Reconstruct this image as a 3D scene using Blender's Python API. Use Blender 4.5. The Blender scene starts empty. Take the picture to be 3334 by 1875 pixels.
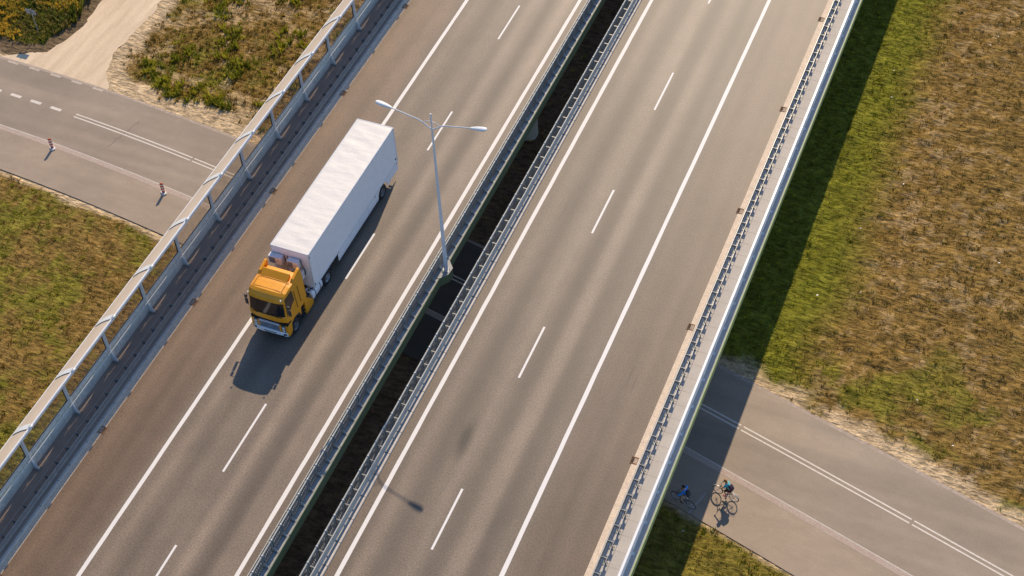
import bpy, math, random
import numpy as np
from mathutils import Vector, Matrix
R = math.radians
scene = bpy.context.scene
COL = scene.collection
random.seed(7)

# ------------------------------------------------------------------ camera
cam_d = bpy.data.cameras.new('camera'); cam = bpy.data.objects.new('camera', cam_d); COL.objects.link(cam)
cam_d.sensor_width = 36.0; cam_d.lens = 51.722; cam_d.clip_start = 1.0; cam_d.clip_end = 6000
_r = Vector((0.924623920515858, 0.37854309556354415, -0.04213941635872487))
_u = -Vector((0.2585886083612945, -0.705124011948133, -0.6602515122284375))
_f = Vector((-0.2796471656134808, 0.5995875687298219, -0.7498614606639067))
M = Matrix((_r, _u, -_f)).transposed().to_4x4()
M.translation = Vector((38.150, -45.7875, 65.9063))
cam.matrix_world = M
scene.camera = cam
# ------------------------------------------------------------------ light
SUN_EL, SUN_AZ = 38.0, -8.3            # azimuth measured from +Y, negative = towards -X
w = bpy.data.worlds.new('World'); scene.world = w; w.use_nodes = True
wn = w.node_tree.nodes; wl = w.node_tree.links
sky = wn.new('ShaderNodeTexSky'); sky.sky_type = 'NISHITA'; sky.sun_disc = False
sky.sun_elevation = R(SUN_EL); sky.sun_rotation = R(SUN_AZ); sky.air_density = 1.0; sky.dust_density = 0.4; sky.ozone_density = 3.0
bg = wn['Background']; bg.inputs['Strength'].default_value = 0.14
wm = wn.new('ShaderNodeMix'); wm.data_type = 'RGBA'; wm.blend_type = 'MULTIPLY'; wm.inputs[0].default_value = 1; wm.inputs[7].default_value = (.86, .97, 1.08, 1)
wl.new(sky.outputs[0], wm.inputs[6]); wl.new(wm.outputs[2], bg.inputs[0])
sd = bpy.data.lights.new('sun', 'SUN'); sd.energy = 4.75; sd.angle = R(0.55); sd.color = (1.0, 0.81, 0.575)
so = bpy.data.objects.new('sun', sd); COL.objects.link(so)
so.location = (-20, 60, 60)
dl = Vector((math.sin(R(-SUN_AZ))*math.cos(R(SUN_EL)), -math.cos(R(SUN_AZ))*math.cos(R(SUN_EL)), -math.sin(R(SUN_EL))))
so.rotation_euler = dl.to_track_quat('-Z', 'Y').to_euler()
scene.view_settings.view_transform = 'Standard'; scene.view_settings.look = 'None'
scene.view_settings.gamma = 1.0; scene.view_settings.exposure = -0.04

# ------------------------------------------------------------------ helpers
class MB:
    def __init__(s): s.v = []; s.f = []; s.smooth = []
    def add(s, vs, fs, sm=False):
        o = len(s.v); s.v += [tuple(map(float, q)) for q in vs]; s.f += [tuple(i+o for i in f) for f in fs]; s.smooth += [sm]*len(fs); return s
    def box(s, x0, x1, y0, y1, z0, z1):
        v = [(x0,y0,z0),(x1,y0,z0),(x1,y1,z0),(x0,y1,z0),(x0,y0,z1),(x1,y0,z1),(x1,y1,z1),(x0,y1,z1)]
        return s.add(v, [(0,3,2,1),(4,5,6,7),(0,1,5,4),(1,2,6,5),(2,3,7,6),(3,0,4,7)])
    def prism(s, poly, axis, a, b):
        n = len(poly)
        def P(q, t):
            return {'x': (t, q[0], q[1]), 'y': (q[0], t, q[1]), 'z': (q[0], q[1], t)}[axis]
        v = [P(q, a) for q in poly] + [P(q, b) for q in poly]
        return s.add(v, [tuple(range(n-1, -1, -1)), tuple(range(n, 2*n))] + [(i, (i+1) % n, n+(i+1) % n, n+i) for i in range(n)])
    def tube(s, pts, r, n=8, cap=True):
        pts = [Vector(q) for q in pts]; rs = r if isinstance(r, (list, tuple)) else [r]*len(pts)
        rings = []
        for i, q in enumerate(pts):
            d = (pts[min(i+1, len(pts)-1)] - pts[max(i-1, 0)]).normalized()
            a = Vector((0, 0, 1)) if abs(d.z) < .9 else Vector((1, 0, 0))
            e1 = d.cross(a).normalized(); e2 = d.cross(e1)
            rings.append([q + (e1*math.cos(2*math.pi*k/n) + e2*math.sin(2*math.pi*k/n))*rs[i] for k in range(n)])
        v = [p for rg in rings for p in rg]; f = []
        for i in range(len(pts)-1):
            for k in range(n): f.append((i*n+k, i*n+(k+1) % n, (i+1)*n+(k+1) % n, (i+1)*n+k))
        s.add(v, f, True)
        if cap: s.add(rings[0], [tuple(range(n))]); s.add(rings[-1], [tuple(range(n-1, -1, -1))])
        return s
    def lathe(s, prof, c, axis='x', n=28, sm=True):
        """prof: list of (radius, offset along axis)"""
        v = []
        for (r, t) in prof:
            for k in range(n):
                a = 2*math.pi*k/n; ca, sa = r*math.cos(a), r*math.sin(a)
                v.append({'x': (c[0]+t, c[1]+ca, c[2]+sa), 'y': (c[0]+ca, c[1]+t, c[2]+sa), 'z': (c[0]+ca, c[1]+sa, c[2]+t)}[axis])
        f = [(i*n+k, i*n+(k+1) % n, (i+1)*n+(k+1) % n, (i+1)*n+k) for i in range(len(prof)-1) for k in range(n)]
        return s.add(v, f, sm)
    def ell(s, c, r, n=14, m=9, fn=None):
        v = []
        for i in range(m+1):
            th = math.pi*i/m
            for k in range(n):
                a = 2*math.pi*k/n
                q = (math.sin(th)*math.cos(a), math.sin(th)*math.sin(a), math.cos(th))
                if fn: q = fn(q)
                v.append((c[0]+r[0]*q[0], c[1]+r[1]*q[1], c[2]+r[2]*q[2]))
        return s.add(v, [(i*n+k, (i+1)*n+k, (i+1)*n+(k+1) % n, i*n+(k+1) % n) for i in range(m) for k in range(n)], True)
    def xf(s, mat):
        s.v = [tuple(mat @ Vector(q)) for q in s.v]; return s
def parent_to(o, p):
    o.parent = p
def build(name, mb, mat, parent=None, bevel=0, loc=None):
    me = bpy.data.meshes.new(name); me.from_pydata(mb.v, [], mb.f); me.update()
    for p, sm in zip(me.polygons, mb.smooth): p.use_smooth = sm
    me.materials.append(mat)
    o = bpy.data.objects.new(name, me); COL.objects.link(o)
    if loc: o.location = loc
    if parent: o.parent = parent
    if bevel:
        b = o.modifiers.new('bevel', 'BEVEL'); b.width = bevel; b.segments = 2; b.limit_method = 'ANGLE'; b.angle_limit = R(40)
    return o
def tag(o, label=None, cat=None, group=None, kind=None):
    if label: o['label'] = label
    if cat: o['category'] = cat
    if group: o['group'] = group
    if kind: o['kind'] = kind
    return o
def empty(name, loc=(0, 0, 0), rz=0):
    o = bpy.data.objects.new(name, None); COL.objects.link(o); o.location = loc; o.rotation_euler = (0, 0, rz); o.empty_display_size = .3
    return o
def dup(o, parent, off):
    c = o.copy(); COL.objects.link(c); c.parent = parent
    c.location = Vector(o.location) + Vector(off)
    for ch in list(o.children):
        d = ch.copy(); COL.objects.link(d); d.parent = c
    return c
def copy_tree(o, parent=None):
    c = o.copy(); COL.objects.link(c); c.parent = parent
    for ch in list(o.children): copy_tree(ch, c)
    return c

# materials -----------------------------------------------------------
def newmat(name):
    m = bpy.data.materials.new(name); m.use_nodes = True
    nt = m.node_tree; return m, nt.nodes, nt.links, nt.nodes['Principled BSDF']
def tex(n, l, scale, stretch=(1, 1, 1), detail=4, rough=.55, loc=(0, 0, 0)):
    tc = n.new('ShaderNodeTexCoord'); mp = n.new('ShaderNodeMapping'); mp.inputs['Scale'].default_value = stretch; mp.inputs['Location'].default_value = loc
    t = n.new('ShaderNodeTexNoise'); t.inputs['Scale'].default_value = scale; t.inputs['Detail'].default_value = detail; t.inputs['Roughness'].default_value = rough
    l.new(tc.outputs['Object'], mp.inputs[0]); l.new(mp.outputs[0], t.inputs['Vector']); return t
def ramp(n, l, src, stops):
    r = n.new('ShaderNodeValToRGB'); e = r.color_ramp.elements
    while len(e) < len(stops): e.new(.5)
    for q, (p, c) in zip(e, stops): q.position = p; q.color = (c[0], c[1], c[2], 1) if hasattr(c, '__len__') else (c, c, c, 1)
    l.new(src, r.inputs[0]); return r.outputs[0]
def mix(n, l, a, b, fac, mode='MIX'):
    m = n.new('ShaderNodeMix'); m.data_type = 'RGBA'; m.blend_type = mode
    for s, v in ((m.inputs[6], a), (m.inputs[7], b), (m.inputs[0], fac)):
        if hasattr(v, 'default_value') or hasattr(v, 'is_linked'): l.new(v, s)
        elif hasattr(v, '__len__'): s.default_value = (v[0], v[1], v[2], 1)
        else: s.default_value = v
    return m.outputs[2]
def bump(n, l, b, src, strength=.3, dist=.02):
    k = n.new('ShaderNodeBump'); k.inputs['Strength'].default_value = strength; k.inputs['Distance'].default_value = dist
    l.new(src, k.inputs['Height']); l.new(k.outputs[0], b.inputs['Normal'])
def simple(name, c, rough=.6, metal=0, var=.15, scale=3.0, spec=.5, fine=0):
    m, n, l, b = newmat(name)
    t = tex(n, l, scale); lo = [x*(1-var) for x in c]; hi = [min(1, x*(1+var)) for x in c]
    out = ramp(n, l, t.outputs[0], [(.3, lo), (.7, hi)])
    if fine:
        t2 = tex(n, l, fine, detail=2); out = mix(n, l, out, ramp(n, l, t2.outputs[0], [(.35, .75), (.65, 1.2)]), .6, 'MULTIPLY')
    l.new(out, b.inputs['Base Color']); b.inputs['Roughness'].default_value = rough; b.inputs['Metallic'].default_value = metal
    b.inputs['Specular IOR Level'].default_value = spec
    return m
def asphalt(name, base, streak, sdir='y', grain=.35, tint=(1, 1, 1), rough=.62, shoulders=None, spec=.4, blobs=(), sh_col=(1.0, .90, .85)):
    m, n, l, b = newmat(name)
    st = (1.0, .018, 1) if sdir == 'y' else (.03, 1.0, 1)
    t1 = tex(n, l, .75, st, 1, .5); t2 = tex(n, l, .16, (1, 1, 1), 3); t3 = tex(n, l, 11, (1, 1, 1), 3, .8); t4 = tex(n, l, 1.3, (1, .6, 1) if sdir == 'y' else (.6, 1, 1), 6, .72)
    c = [base[i]*tint[i] for i in range(3)]
    o = ramp(n, l, t1.outputs[0], [(.36, [x*(1-streak) for x in c]), (.5, c), (.64, [c[0]*(1+streak*1.15), c[1]*(1+streak*1.15), c[2]*(1+streak*1.1)])])
    o = mix(n, l, o, ramp(n, l, t2.outputs[0], [(.35, .9), (.65, 1.1)]), .8, 'MULTIPLY')
    o = mix(n, l, o, ramp(n, l, t4.outputs[0], [(.3, .86), (.7, 1.12)]), .7, 'MULTIPLY')
    o = mix(n, l, o, ramp(n, l, t3.outputs[0], [(.34, (1-grain*1.15, 1-grain, 1-grain*.9)), (.5, 1.0), (.68, (1+grain*1.25, 1+grain, 1+grain*.85))]), 1.0, 'MULTIPLY')
    if shoulders:
        # the surface course of the hard shoulders is a redder, darker mix than the running lanes
        tc = n.new('ShaderNodeTexCoord'); sx = n.new('ShaderNodeSeparateXYZ'); l.new(tc.outputs['Object'], sx.inputs[0])
        mr = n.new('ShaderNodeMapRange'); mr.interpolation_type = 'SMOOTHSTEP'
        mr.inputs[1].default_value = shoulders[0]; mr.inputs[2].default_value = shoulders[1]; l.new(sx.outputs[0], mr.inputs[0])
        o = mix(n, l, o, sh_col, mr.outputs[0], 'MULTIPLY')
        for x0, wd, am in shoulders[2]:      # tyre-polished wheel tracks
            sb = n.new('ShaderNodeMath'); sb.operation = 'SUBTRACT'; sb.inputs[1].default_value = x0; l.new(sx.outputs[0], sb.inputs[0])
            ab = n.new('ShaderNodeMath'); ab.operation = 'ABSOLUTE'; l.new(sb.outputs[0], ab.inputs[0])
            m2 = n.new('ShaderNodeMapRange'); m2.interpolation_type = 'SMOOTHSTEP'; m2.inputs[1].default_value = wd; m2.inputs[2].default_value = 0.0; l.new(ab.outputs[0], m2.inputs[0])
            m2.inputs[4].default_value = .8
            o = mix(n, l, o, (am, am, am*.985), m2.outputs[0], 'MULTIPLY')
    for bx, by, rx, ry, am in blobs:         # oil and rubber stains
        tc = n.new('ShaderNodeTexCoord'); mp = n.new('ShaderNodeMapping'); mp.vector_type = 'POINT'
        mp.inputs['Location'].default_value = (-bx/rx, -by/ry, 0); mp.inputs['Scale'].default_value = (1/rx, 1/ry, 0); l.new(tc.outputs['Object'], mp.inputs[0])
        g = n.new('ShaderNodeTexGradient'); g.gradient_type = 'QUADRATIC_SPHERE'; l.new(mp.outputs[0], g.inputs[0])
        o = mix(n, l, o, ramp(n, l, g.outputs[0], [(0, 1.0), (.6, 1-am)]), 1.0, 'MULTIPLY')
    l.new(o, b.inputs['Base Color']); b.inputs['Roughness'].default_value = rough; b.inputs['Specular IOR Level'].default_value = spec
    bump(n, l, b, t3.outputs[0], .25, .006)
    return m
MT = {}
TR = lambda xs, a: [(x, .75, a) for x in xs]
MT['asphalt_l'] = asphalt('carriageway_asphalt', (.176, .134, .100), .17, shoulders=(-.2, -.6, TR((.9, 3.1, 4.9, 6.8), 1.42)+TR((2.0, 5.8), .68)), spec=.45, rough=.52)
MT['asphalt_r'] = asphalt('second_carriageway_asphalt', (.165, .126, .094), .17, shoulders=(20.6, 21.1, TR((13.6, 16.0, 18.2), 1.42)+TR((14.8, 17.1, 19.2), .66)), spec=.45, rough=.54, sh_col=(.84, .77, .73), blobs=[(15.3, -4.0, .75, 2.3, .60), (15.45, -4.9, .5, 1.5, .25), (22.35, 3.2, .10, 1.3, .35), (22.75, 2.6, .09, 1.0, .3), (18.9, -9, .3, 2.2, .12), (14.2, 14, .25, 3, .12)])
MT['road'] = asphalt('local_asphalt', (.305, .240, .180), .10, 'x', grain=.10)
MT['path'] = asphalt('path_asphalt', (.350, .270, .197), .05, 'x', grain=.10)
def paint():
    m, n, l, b = newmat('road_paint')
    t = tex(n, l, 14, detail=4, rough=.7)
    l.new(ramp(n, l, t.outputs[0], [(.3, (.68, .65, .61)), (.45, (.80, .77, .74)), (.7, (.84, .82, .79))]), b.inputs['Base Color']); b.inputs['Roughness'].default_value = .6
    return m
MT['paint'] = paint()
MT['oldpaint'] = simple('worn_paint', (.70, .63, .55), .7, var=.12, scale=9)
MT['concrete'] = simple('concrete', (.42, .41, .39), .8, var=.12, scale=1.2, fine=14)
MT['walk'] = simple('walkway_concrete', (.50, .46, .42), .75, var=.06, scale=.8, fine=20)
MT['darkwalk'] = simple('walkway_coating', (.34, .27, .225), .8, var=.10, scale=.8, fine=20)
MT['gutter'] = simple('gutter_concrete', (.74, .60, .46), .8, var=.10, scale=2.5, fine=12)
MT['kerb'] = simple('kerb_stone', (.62, .56, .50), .7, var=.10, scale=3)
MT['brick'] = simple('brick_strip', (.50, .37, .29), .8, var=.16, scale=5)
def green_paint():
    m, n, l, b = newmat('green_fascia')
    t = tex(n, l, .5, (1, .3, 3)); l.new(ramp(n, l, t.outputs[0], [(.3, (.16, .24, .13)), (.7, (.25, .35, .20))]), b.inputs['Base Color']); b.inputs['Roughness'].default_value = .6
    return m
MT['green'] = green_paint()
MT['steel'] = simple('galvanised_steel', (.42, .44, .45), .45, metal=.35, var=.12, scale=5)
MT['darksteel'] = simple('weathered_steel', (.27, .275, .27), .5, metal=.35, var=.18, scale=6)
MT['railsteel'] = simple('dull_zinc', (.46, .46, .43), .6, metal=.1, var=.15, scale=6, spec=.3)
MT['white_steel'] = simple('white_painted_steel', (.80, .82, .83), .4, var=.04)
MT['matt_white'] = simple('matt_white_coating', (.78, .79, .80), .75, var=.06, spec=.25)
MT['rust'] = simple('rusty_iron', (.20, .11, .06), .8, var=.35, scale=14)
MT['black'] = simple('black_rubber', (.018, .018, .02), .7, var=.25, scale=8)
MT['darkgrey'] = simple('dark_plastic', (.05, .052, .055), .5, var=.2)
MT['hole'] = simple('dark_opening', (.008, .008, .008), .9, var=.1)
MT['dirt'] = simple('packed_sand', (.80, .60, .42), .9, var=.07, scale=.5, fine=7)

def value_noise(x, y, seed):
    rs = np.random.RandomState(seed); T = rs.rand(256, 256)
    xi = np.floor(x).astype(int); yi = np.floor(y).astype(int); fx = x-xi; fy = y-yi
    fx = fx*fx*(3-2*fx); fy = fy*fy*(3-2*fy)
    a = T[xi & 255, yi & 255]; b = T[(xi+1) & 255, yi & 255]; c = T[xi & 255, (yi+1) & 255]; d = T[(xi+1) & 255, (yi+1) & 255]
    return (a*(1-fx)+b*fx)*(1-fy)+(c*(1-fx)+d*fx)*fy
def fbm(x, y, s, seed=1, oc=4):
    o = 0; a = .5; t = 0
    ca, sa = .8, .6
    for i in range(oc):
        o = o+a*value_noise(x/s+17.3*i, y/s-9.1*i, seed+i); t += a; a *= .55; s *= .5; x, y = x*ca-y*sa, x*sa+y*ca
    return o/t
def sstep(a, b, x):
    t = np.clip((x-a)/(b-a), 0, 1); return t*t*(3-2*t)

H = -7.3
_cx = [-60, -27, -22.5, -13, 7, 16, 25.3, 34, 44.6, 70]; _cy = [20.6, 17.5, 17.0, 15.8, 12.3, 10.2, 7.75, 5.5, 2.6, -5.0]
_cc = np.polyfit(np.array(_cx[1:-1], float), np.array(_cy[1:-1], float), 3)
def road_c(x): return np.polyval(_cc, x)

# ------------------------------------------------------------------ ground
LEFT = [(-33.0, 23.1), (-32.1, 26.3), (-32.5, 29.7), (-32.6, 45), (-28, 45), (-27.9, 31.8), (-27.6, 30.3), (-27.7, 27), (-27.9, 24.9), (-27.2, 22.6), (-26.0, 21.0), (-25.9, 20.4), (-36.6, 21.3), (-35.5, 21.9)]
def inpoly(x, y, P):
    r = np.zeros(x.shape, bool); n = len(P); j = n-1
    for i in range(n):
        xi, yi = P[i]; xj, yj = P[j]
        c = ((yi > y) != (yj > y)) & (x < (xj-xi)*(y-yi)/(yj-yi+1e-12)+xi); r ^= c; j = i
    return r
def polydist(x, y, P):
    d = np.full(x.shape, 1e9); n = len(P)
    for i in range(n):
        ax, ay = P[i]; bx, by = P[(i+1) % n]; L2 = (bx-ax)**2+(by-ay)**2
        t = np.clip(((x-ax)*(bx-ax)+(y-ay)*(by-ay))/L2, 0, 1)
        d = np.minimum(d, np.hypot(x-ax-t*(bx-ax), y-ay-t*(by-ay)))
    return d
def cover(x, y):
    """vegetation density, greenness, height, sandiness"""
    c = road_c(np.clip(x, -45, 55)); dn = y-(c+3.4); ds = (c-7.3)-y
    n1 = fbm(x, y, 6, 3); n2 = fbm(x, y, 1.6, 9); n3 = fbm(x, y, 3, 21)
    north = dn > 0
    side = np.where(north, dn, ds)                 # distance off the road edge
    right = x > 15
    edge = np.where(right & north, 1.2+.8*(n3-.5)*2, np.where(north, 1.2+1.8*(n3-.4)*2, .1+.5*(n3-.4)))
    sw = np.where(north, .9, .3); dens = sstep(edge-sw, edge+sw, side+(n2-.5)*2.4*sw)
    wav = 30.7+1.8*(fbm(x*0+3, y, 7, 5)-.5)*2+.9*(n2-.5)*2
    green = np.where(right & north, sstep(wav+2.6, wav-1.6, x+1.6*(n2-.5)), np.where(right, .55, np.where(north, .65*sstep(.50, .72, .5*n1+.5*fbm(x, y, 1.5, 29)+.04), sstep(.40, .62, .6*fbm(x, y, 3.5, 33)+.4*fbm(x, y, .5, 35))*.75)))
    green = np.where(right & north, np.maximum(green, .75*sstep(.56, .7, fbm(x, y, 3.2, 44))*sstep(16, 3, side)), green)
    bare = sstep(.50, .62, .65*fbm(x, y, .45, 51, 2)+.35*fbm(x, y, 2.5, 53)+.10*(n1-.5)) 
    dens = np.where(right & north, dens*(1-.35*bare*(1-green)), dens)
    bareL = sstep(.46, .58, .5*fbm(x, y, 2.6, 61)+.5*fbm(x, y, .8, 63))
    sandL = sstep(-12, -4, x)*0+bareL
    dens = np.where(~right & north, dens*(1-.5*sandL), dens)
    PL = polydist(x, y, LEFT)
    ins = inpoly(x, y, LEFT)
    east = (x > -29) & north & ~right
    dens = np.where(~ins & east & (PL < 2.2), dens*sstep(.9, 2.2, PL+(n2-.5)*1.2), dens)
    gold = (~right) & north & (x < -31.5) & (dn > .5)
    dens = np.where(gold, sstep(.7, 1.4, np.minimum(PL, 9)+(n2-.5)*.9)*sstep(1.4, 2.6, dn+(n2-.5)), dens)
    green = np.where(gold, .8, green)
    hgt = np.where(gold, .55, np.where(~right & north, .22, np.where(right & north, .12, .13)))
    hgt = hgt*(.75+.6*n1)
    inside = (side < 0) | ins
    dens = np.where(inside, 0, dens)
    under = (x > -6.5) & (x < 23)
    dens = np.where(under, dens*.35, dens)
    return dens, green, hgt, inside, right, north, gold, side
def srgb(*c): return tuple(((v/255)/12.92 if v/255 <= .04045 else ((v/255+.055)/1.055)**2.4) for v in c)

DX = .21
xs = np.concatenate([[-3000, -1000, -400, -160, -90, -60], np.arange(-44, 54, DX), [70, 100, 180, 400, 1000, 3000]])
ys = np.concatenate([[-3000, -1000, -400, -160, -80, -45], np.arange(-30, 64, DX), [80, 110, 180, 400, 1000, 3000]])
X, Y = np.meshgrid(xs, ys, indexing='ij')
dens, green, hgt, inside, right, north, gold, side = cover(X, Y)
rel = fbm(X, Y, .75, 71, 3)
hum = np.where(right & north, .20, .11)*(rel-.5)*2*sstep(.2, 2.2, side)
hum = np.where((X > -6) & (X < 26), hum*.4, hum)
core = (X > -44) & (X < 54) & (Y > -30) & (Y < 64)
Z = H + np.where(core & ~inside, hum+.03*sstep(.3, 1.5, side), 0) - np.where(inside, .03, 0)
nx, ny = X.shape
V = np.stack([X.ravel(), Y.ravel(), Z.ravel()], 1)
ii, jj = np.meshgrid(np.arange(nx-1), np.arange(ny-1), indexing='ij'); a = (ii*ny+jj).ravel()
F = np.stack([a, a+ny, a+ny+1, a+1], 1)
def np_mesh(name, V, F, mat, colors=None, smooth=True):
    me = bpy.data.meshes.new(name); k = F.shape[1]
    me.vertices.add(len(V)); me.vertices.foreach_set('co', V.astype(np.float32).ravel())
    me.loops.add(F.size); me.loops.foreach_set('vertex_index', F.astype(np.int32).ravel())
    me.polygons.add(len(F)); me.polygons.foreach_set('loop_start', np.arange(0, F.size, k, dtype=np.int32)); me.polygons.foreach_set('loop_total', np.full(len(F), k, np.int32))
    me.polygons.foreach_set('use_smooth', np.full(len(F), smooth, bool))
    me.update(calc_edges=True); me.validate()
    if colors is not None:
        ca = me.color_attributes.new('soil', 'FLOAT_COLOR', 'POINT')
        ca.data.foreach_set('color', np.concatenate([colors, np.ones((len(colors), 1))], 1).astype(np.float32).ravel())
    me.materials.append(mat); o = bpy.data.objects.new(name, me); COL.objects.link(o); return o
def lerp(a, b, t): return a*(1-t)+b*t
sand = np.array((.58, .43, .26)); brown = np.array((.245, .155, .045)); grn = np.array((.175, .175, .02)); dk = np.array((.17, .12, .07))
n4 = fbm(X, Y, .5, 81, 3)[..., None]
dd = dens[..., None]; gg = green[..., None]
Cg = lerp(brown, grn, gg)*(.75+.5*n4)
Cs = sand*(.8+.4*fbm(X, Y, 1.3, 91, 4)[..., None])
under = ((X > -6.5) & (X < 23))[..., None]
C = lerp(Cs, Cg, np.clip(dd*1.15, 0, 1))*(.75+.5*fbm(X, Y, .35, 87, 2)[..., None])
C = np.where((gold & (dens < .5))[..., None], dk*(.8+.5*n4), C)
C = np.where(under, np.array((.19, .12, .075))*(.7+.6*n4), C)  # soil colour darkened below the decks to deepen the shade there
mg, n_, l_, b_ = newmat('ground_soil')
at = n_.new('ShaderNodeAttribute'); at.attribute_name = 'soil'
t5 = tex(n_, l_, 5.5, detail=5, rough=.7); t6 = tex(n_, l_, 1.7, detail=4)
o_ = mix(n_, l_, at.outputs['Color'], ramp(n_, l_, t5.outputs[0], [(.3, .68), (.7, 1.3)]), 1, 'MULTIPLY')
o_ = mix(n_, l_, o_, ramp(n_, l_, t6.outputs[0], [(.3, .85), (.7, 1.15)]), 1, 'MULTIPLY')
l_.new(o_, b_.inputs['Base Color']); b_.inputs['Roughness'].default_value = .95; b_.inputs['Specular IOR Level'].default_value = .1
t7 = tex(n_, l_, 1.9, (.75, 2.1, 1), 4, .6)
o_ = mix(n_, l_, o_, ramp(n_, l_, t7.outputs[0], [(.36, .62), (.5, 1.0), (.64, 1.25)]), 1, 'MULTIPLY')
l_.new(o_, b_.inputs['Base Color']); bump(n_, l_, b_, t7.outputs[0], 1.0, .22)
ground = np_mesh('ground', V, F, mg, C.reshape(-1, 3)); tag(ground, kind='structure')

# grass, weeds and flowers (nobody could count the blades)
mgr, n_, l_, b_ = newmat('grass_blades')
at = n_.new('ShaderNodeAttribute'); at.attribute_name = 'soil'
l_.new(at.outputs['Color'], b_.inputs['Base Color']); b_.inputs['Roughness'].default_value = .7; b_.inputs['Specular IOR Level'].default_value = .15
tr_ = n_.new('ShaderNodeBsdfTranslucent'); l_.new(at.outputs['Color'], tr_.inputs[0]); mx = n_.new('ShaderNodeMixShader'); mx.inputs[0].default_value = .3
l_.new(b_.outputs[0], mx.inputs[1]); l_.new(tr_.outputs[0], mx.inputs[2]); l_.new(mx.outputs[0], n_['Material Output'].inputs[0])
def blades(cx, cy, cz, h, spread, nb, rs, col, cvar=.25, wid=.03):
    n = len(cx); N = n*nb
    rep = lambda a: np.repeat(a, nb)
    ang = rs.rand(N)*2*np.pi; rad = rs.rand(N)**.6*rep(spread); bx = rep(cx)+rad*np.cos(ang); by = rep(cy)+rad*np.sin(ang); bz = rep(cz)-.02
    hh = rep(h)*(.55+.6*rs.rand(N)); lean = rs.rand(N)*.8*hh; la = ang+rs.randn(N)*.7
    tx = bx+lean*np.cos(la); ty = by+lean*np.sin(la); tz = bz+hh
    wa = rs.rand(N)*np.pi; ww = wid*(.6+.8*rs.rand(N))*np.sqrt(rep(h)/.15)
    dx = np.cos(wa)*ww; dy = np.sin(wa)*ww
    V = np.stack([np.stack([bx-dx, by-dy, bz], 1), np.stack([bx+dx, by+dy, bz], 1), np.stack([(bx+tx)/2+dx*.9, (by+ty)/2+dy*.9, bz+hh*.62], 1), np.stack([tx, ty, tz], 1)], 1).reshape(-1, 3)
    F = np.arange(N*4).reshape(-1, 4)
    br = (1-cvar+2*cvar*rs.rand(N))[:, None]
    c = np.repeat(col, nb, 0)*br
    return V, F, np.repeat(c, 4, 0)
rs = np.random.RandomState(11)
def scatter(n, x0, x1, y0, y1):
    return rs.uniform(x0, x1, n), rs.uniform(y0, y1, n)
Vs, Fs, Cs_ = [], [], []; off = 0
def addb(t):
    global off
    Vs.append(t[0]); Fs.append(t[1]+off); Cs_.append(t[2]); off += len(t[0])
def gcol(green, n):
    r = rs.rand(n)[:, None]; g = green[:, None]
    straw = np.array((.47, .315, .075)); brn = np.array((.205, .135, .03)); g1 = np.array((.30, .31, .018)); g2 = np.array((.17, .20, .015)); g3 = np.array((.50, .47, .03))
    dry = np.where(r < .45, straw, brn); lush = np.where(r < .35, g1, np.where(r < .8, g2, g3))
    pick = rs.rand(n)[:, None] < g*.85+.08
    return np.where(pick, lush, dry)
for (N, x0, x1, y0, y1, nb, sp, hm, th) in ((38000, 22, 50, -12, 58, 11, .11, .95, .75), (30000, 22, 50, -12, 58, 5, .16, .5, 1.0), (34000, -43, -4, -22, 58, 12, .12, .95, .75), (36000, -43, -4, -22, 58, 6, .16, .6, 1.1), (5000, -6, 22, -6, 56, 5, .15, 1, 1.1)):
    x, y = scatter(N, x0, x1, y0, y1)
    d, g, h, ins, rt, no, gd, sdv = cover(x, y)
    k = (rs.rand(N) < d*th) & ~ins & ~gd
    x, y, g, h = x[k], y[k], g[k], h[k]
    zz = H+np.where(rt[k] & no[k], .20, .11)*(fbm(x, y, .75, 71, 3)-.5)*2*sstep(.2, 2.2, sdv[k])*np.where((x > -6) & (x < 26), .4, 1)
    addb(blades(x, y, zz, h*hm*(.6+.8*rs.rand(len(x))), np.full(len(x), sp), nb, rs, gcol(g, len(x)), wid=.025))
grass = np_mesh('grass', np.concatenate(Vs), np.concatenate(Fs), mgr, np.concatenate(Cs_), smooth=False)
tag(grass, kind='stuff')
# taller weeds with yellow flower heads
Vs, Fs, Cs_ = [], [], []; off = 0
x, y = scatter(15000, -44, -28, 20, 60); d, g, h, ins, rt, no, gd, sdv = cover(x, y)
k = gd & (d > .4) & ~ins; x, y = x[k], y[k]; n = len(x)
yel = fbm(x, y, 2.4, 131) + sstep(26, 30, y)*.16
hh = .35+.9*sstep(24, 29, y)*(.5+rs.rand(n)*.5)
gw = np.array([(.24, .25, .035), (.15, .18, .025), (.40, .30, .10), (.32, .27, .06)])[rs.randint(0, 4, n)]
addb(blades(x, y, np.full(n, H), hh, np.full(n, .16), 8, rs, gw, wid=.035))
k = (yel > .51) & (rs.rand(n) < .55); xx, yy, h2 = x[k], y[k], hh[k]
addb(blades(xx, yy, H+h2*.75, np.full(len(xx), .24), np.full(len(xx), .15), 8, rs, np.tile(np.array([[.74, .50, .06]]), (len(xx), 1)), wid=.04))
x, y = scatter(9000, -26, 0, 19, 58); d, g, h, ins, rt, no, gd, sdv = cover(x, y)
cl = fbm(x, y, 2.2, 151); k = (cl > .62) & (d > .3) & ~ins; x, y, cl = x[k], y[k], cl[k]; n = len(x)
hh = .25+.45*rs.rand(n)
addb(blades(x, y, np.full(n, H), hh, np.full(n, .2), 9, rs, np.array([(.34, .33, .03), (.46, .42, .04), (.20, .21, .02)])[rs.randint(0, 3, n)], wid=.035))
k = (fbm(x, y, 4, 171)+sstep(-18, -8, x)*.12 > .60) & (rs.rand(n) < .35); xx, yy = x[k], y[k]
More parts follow.
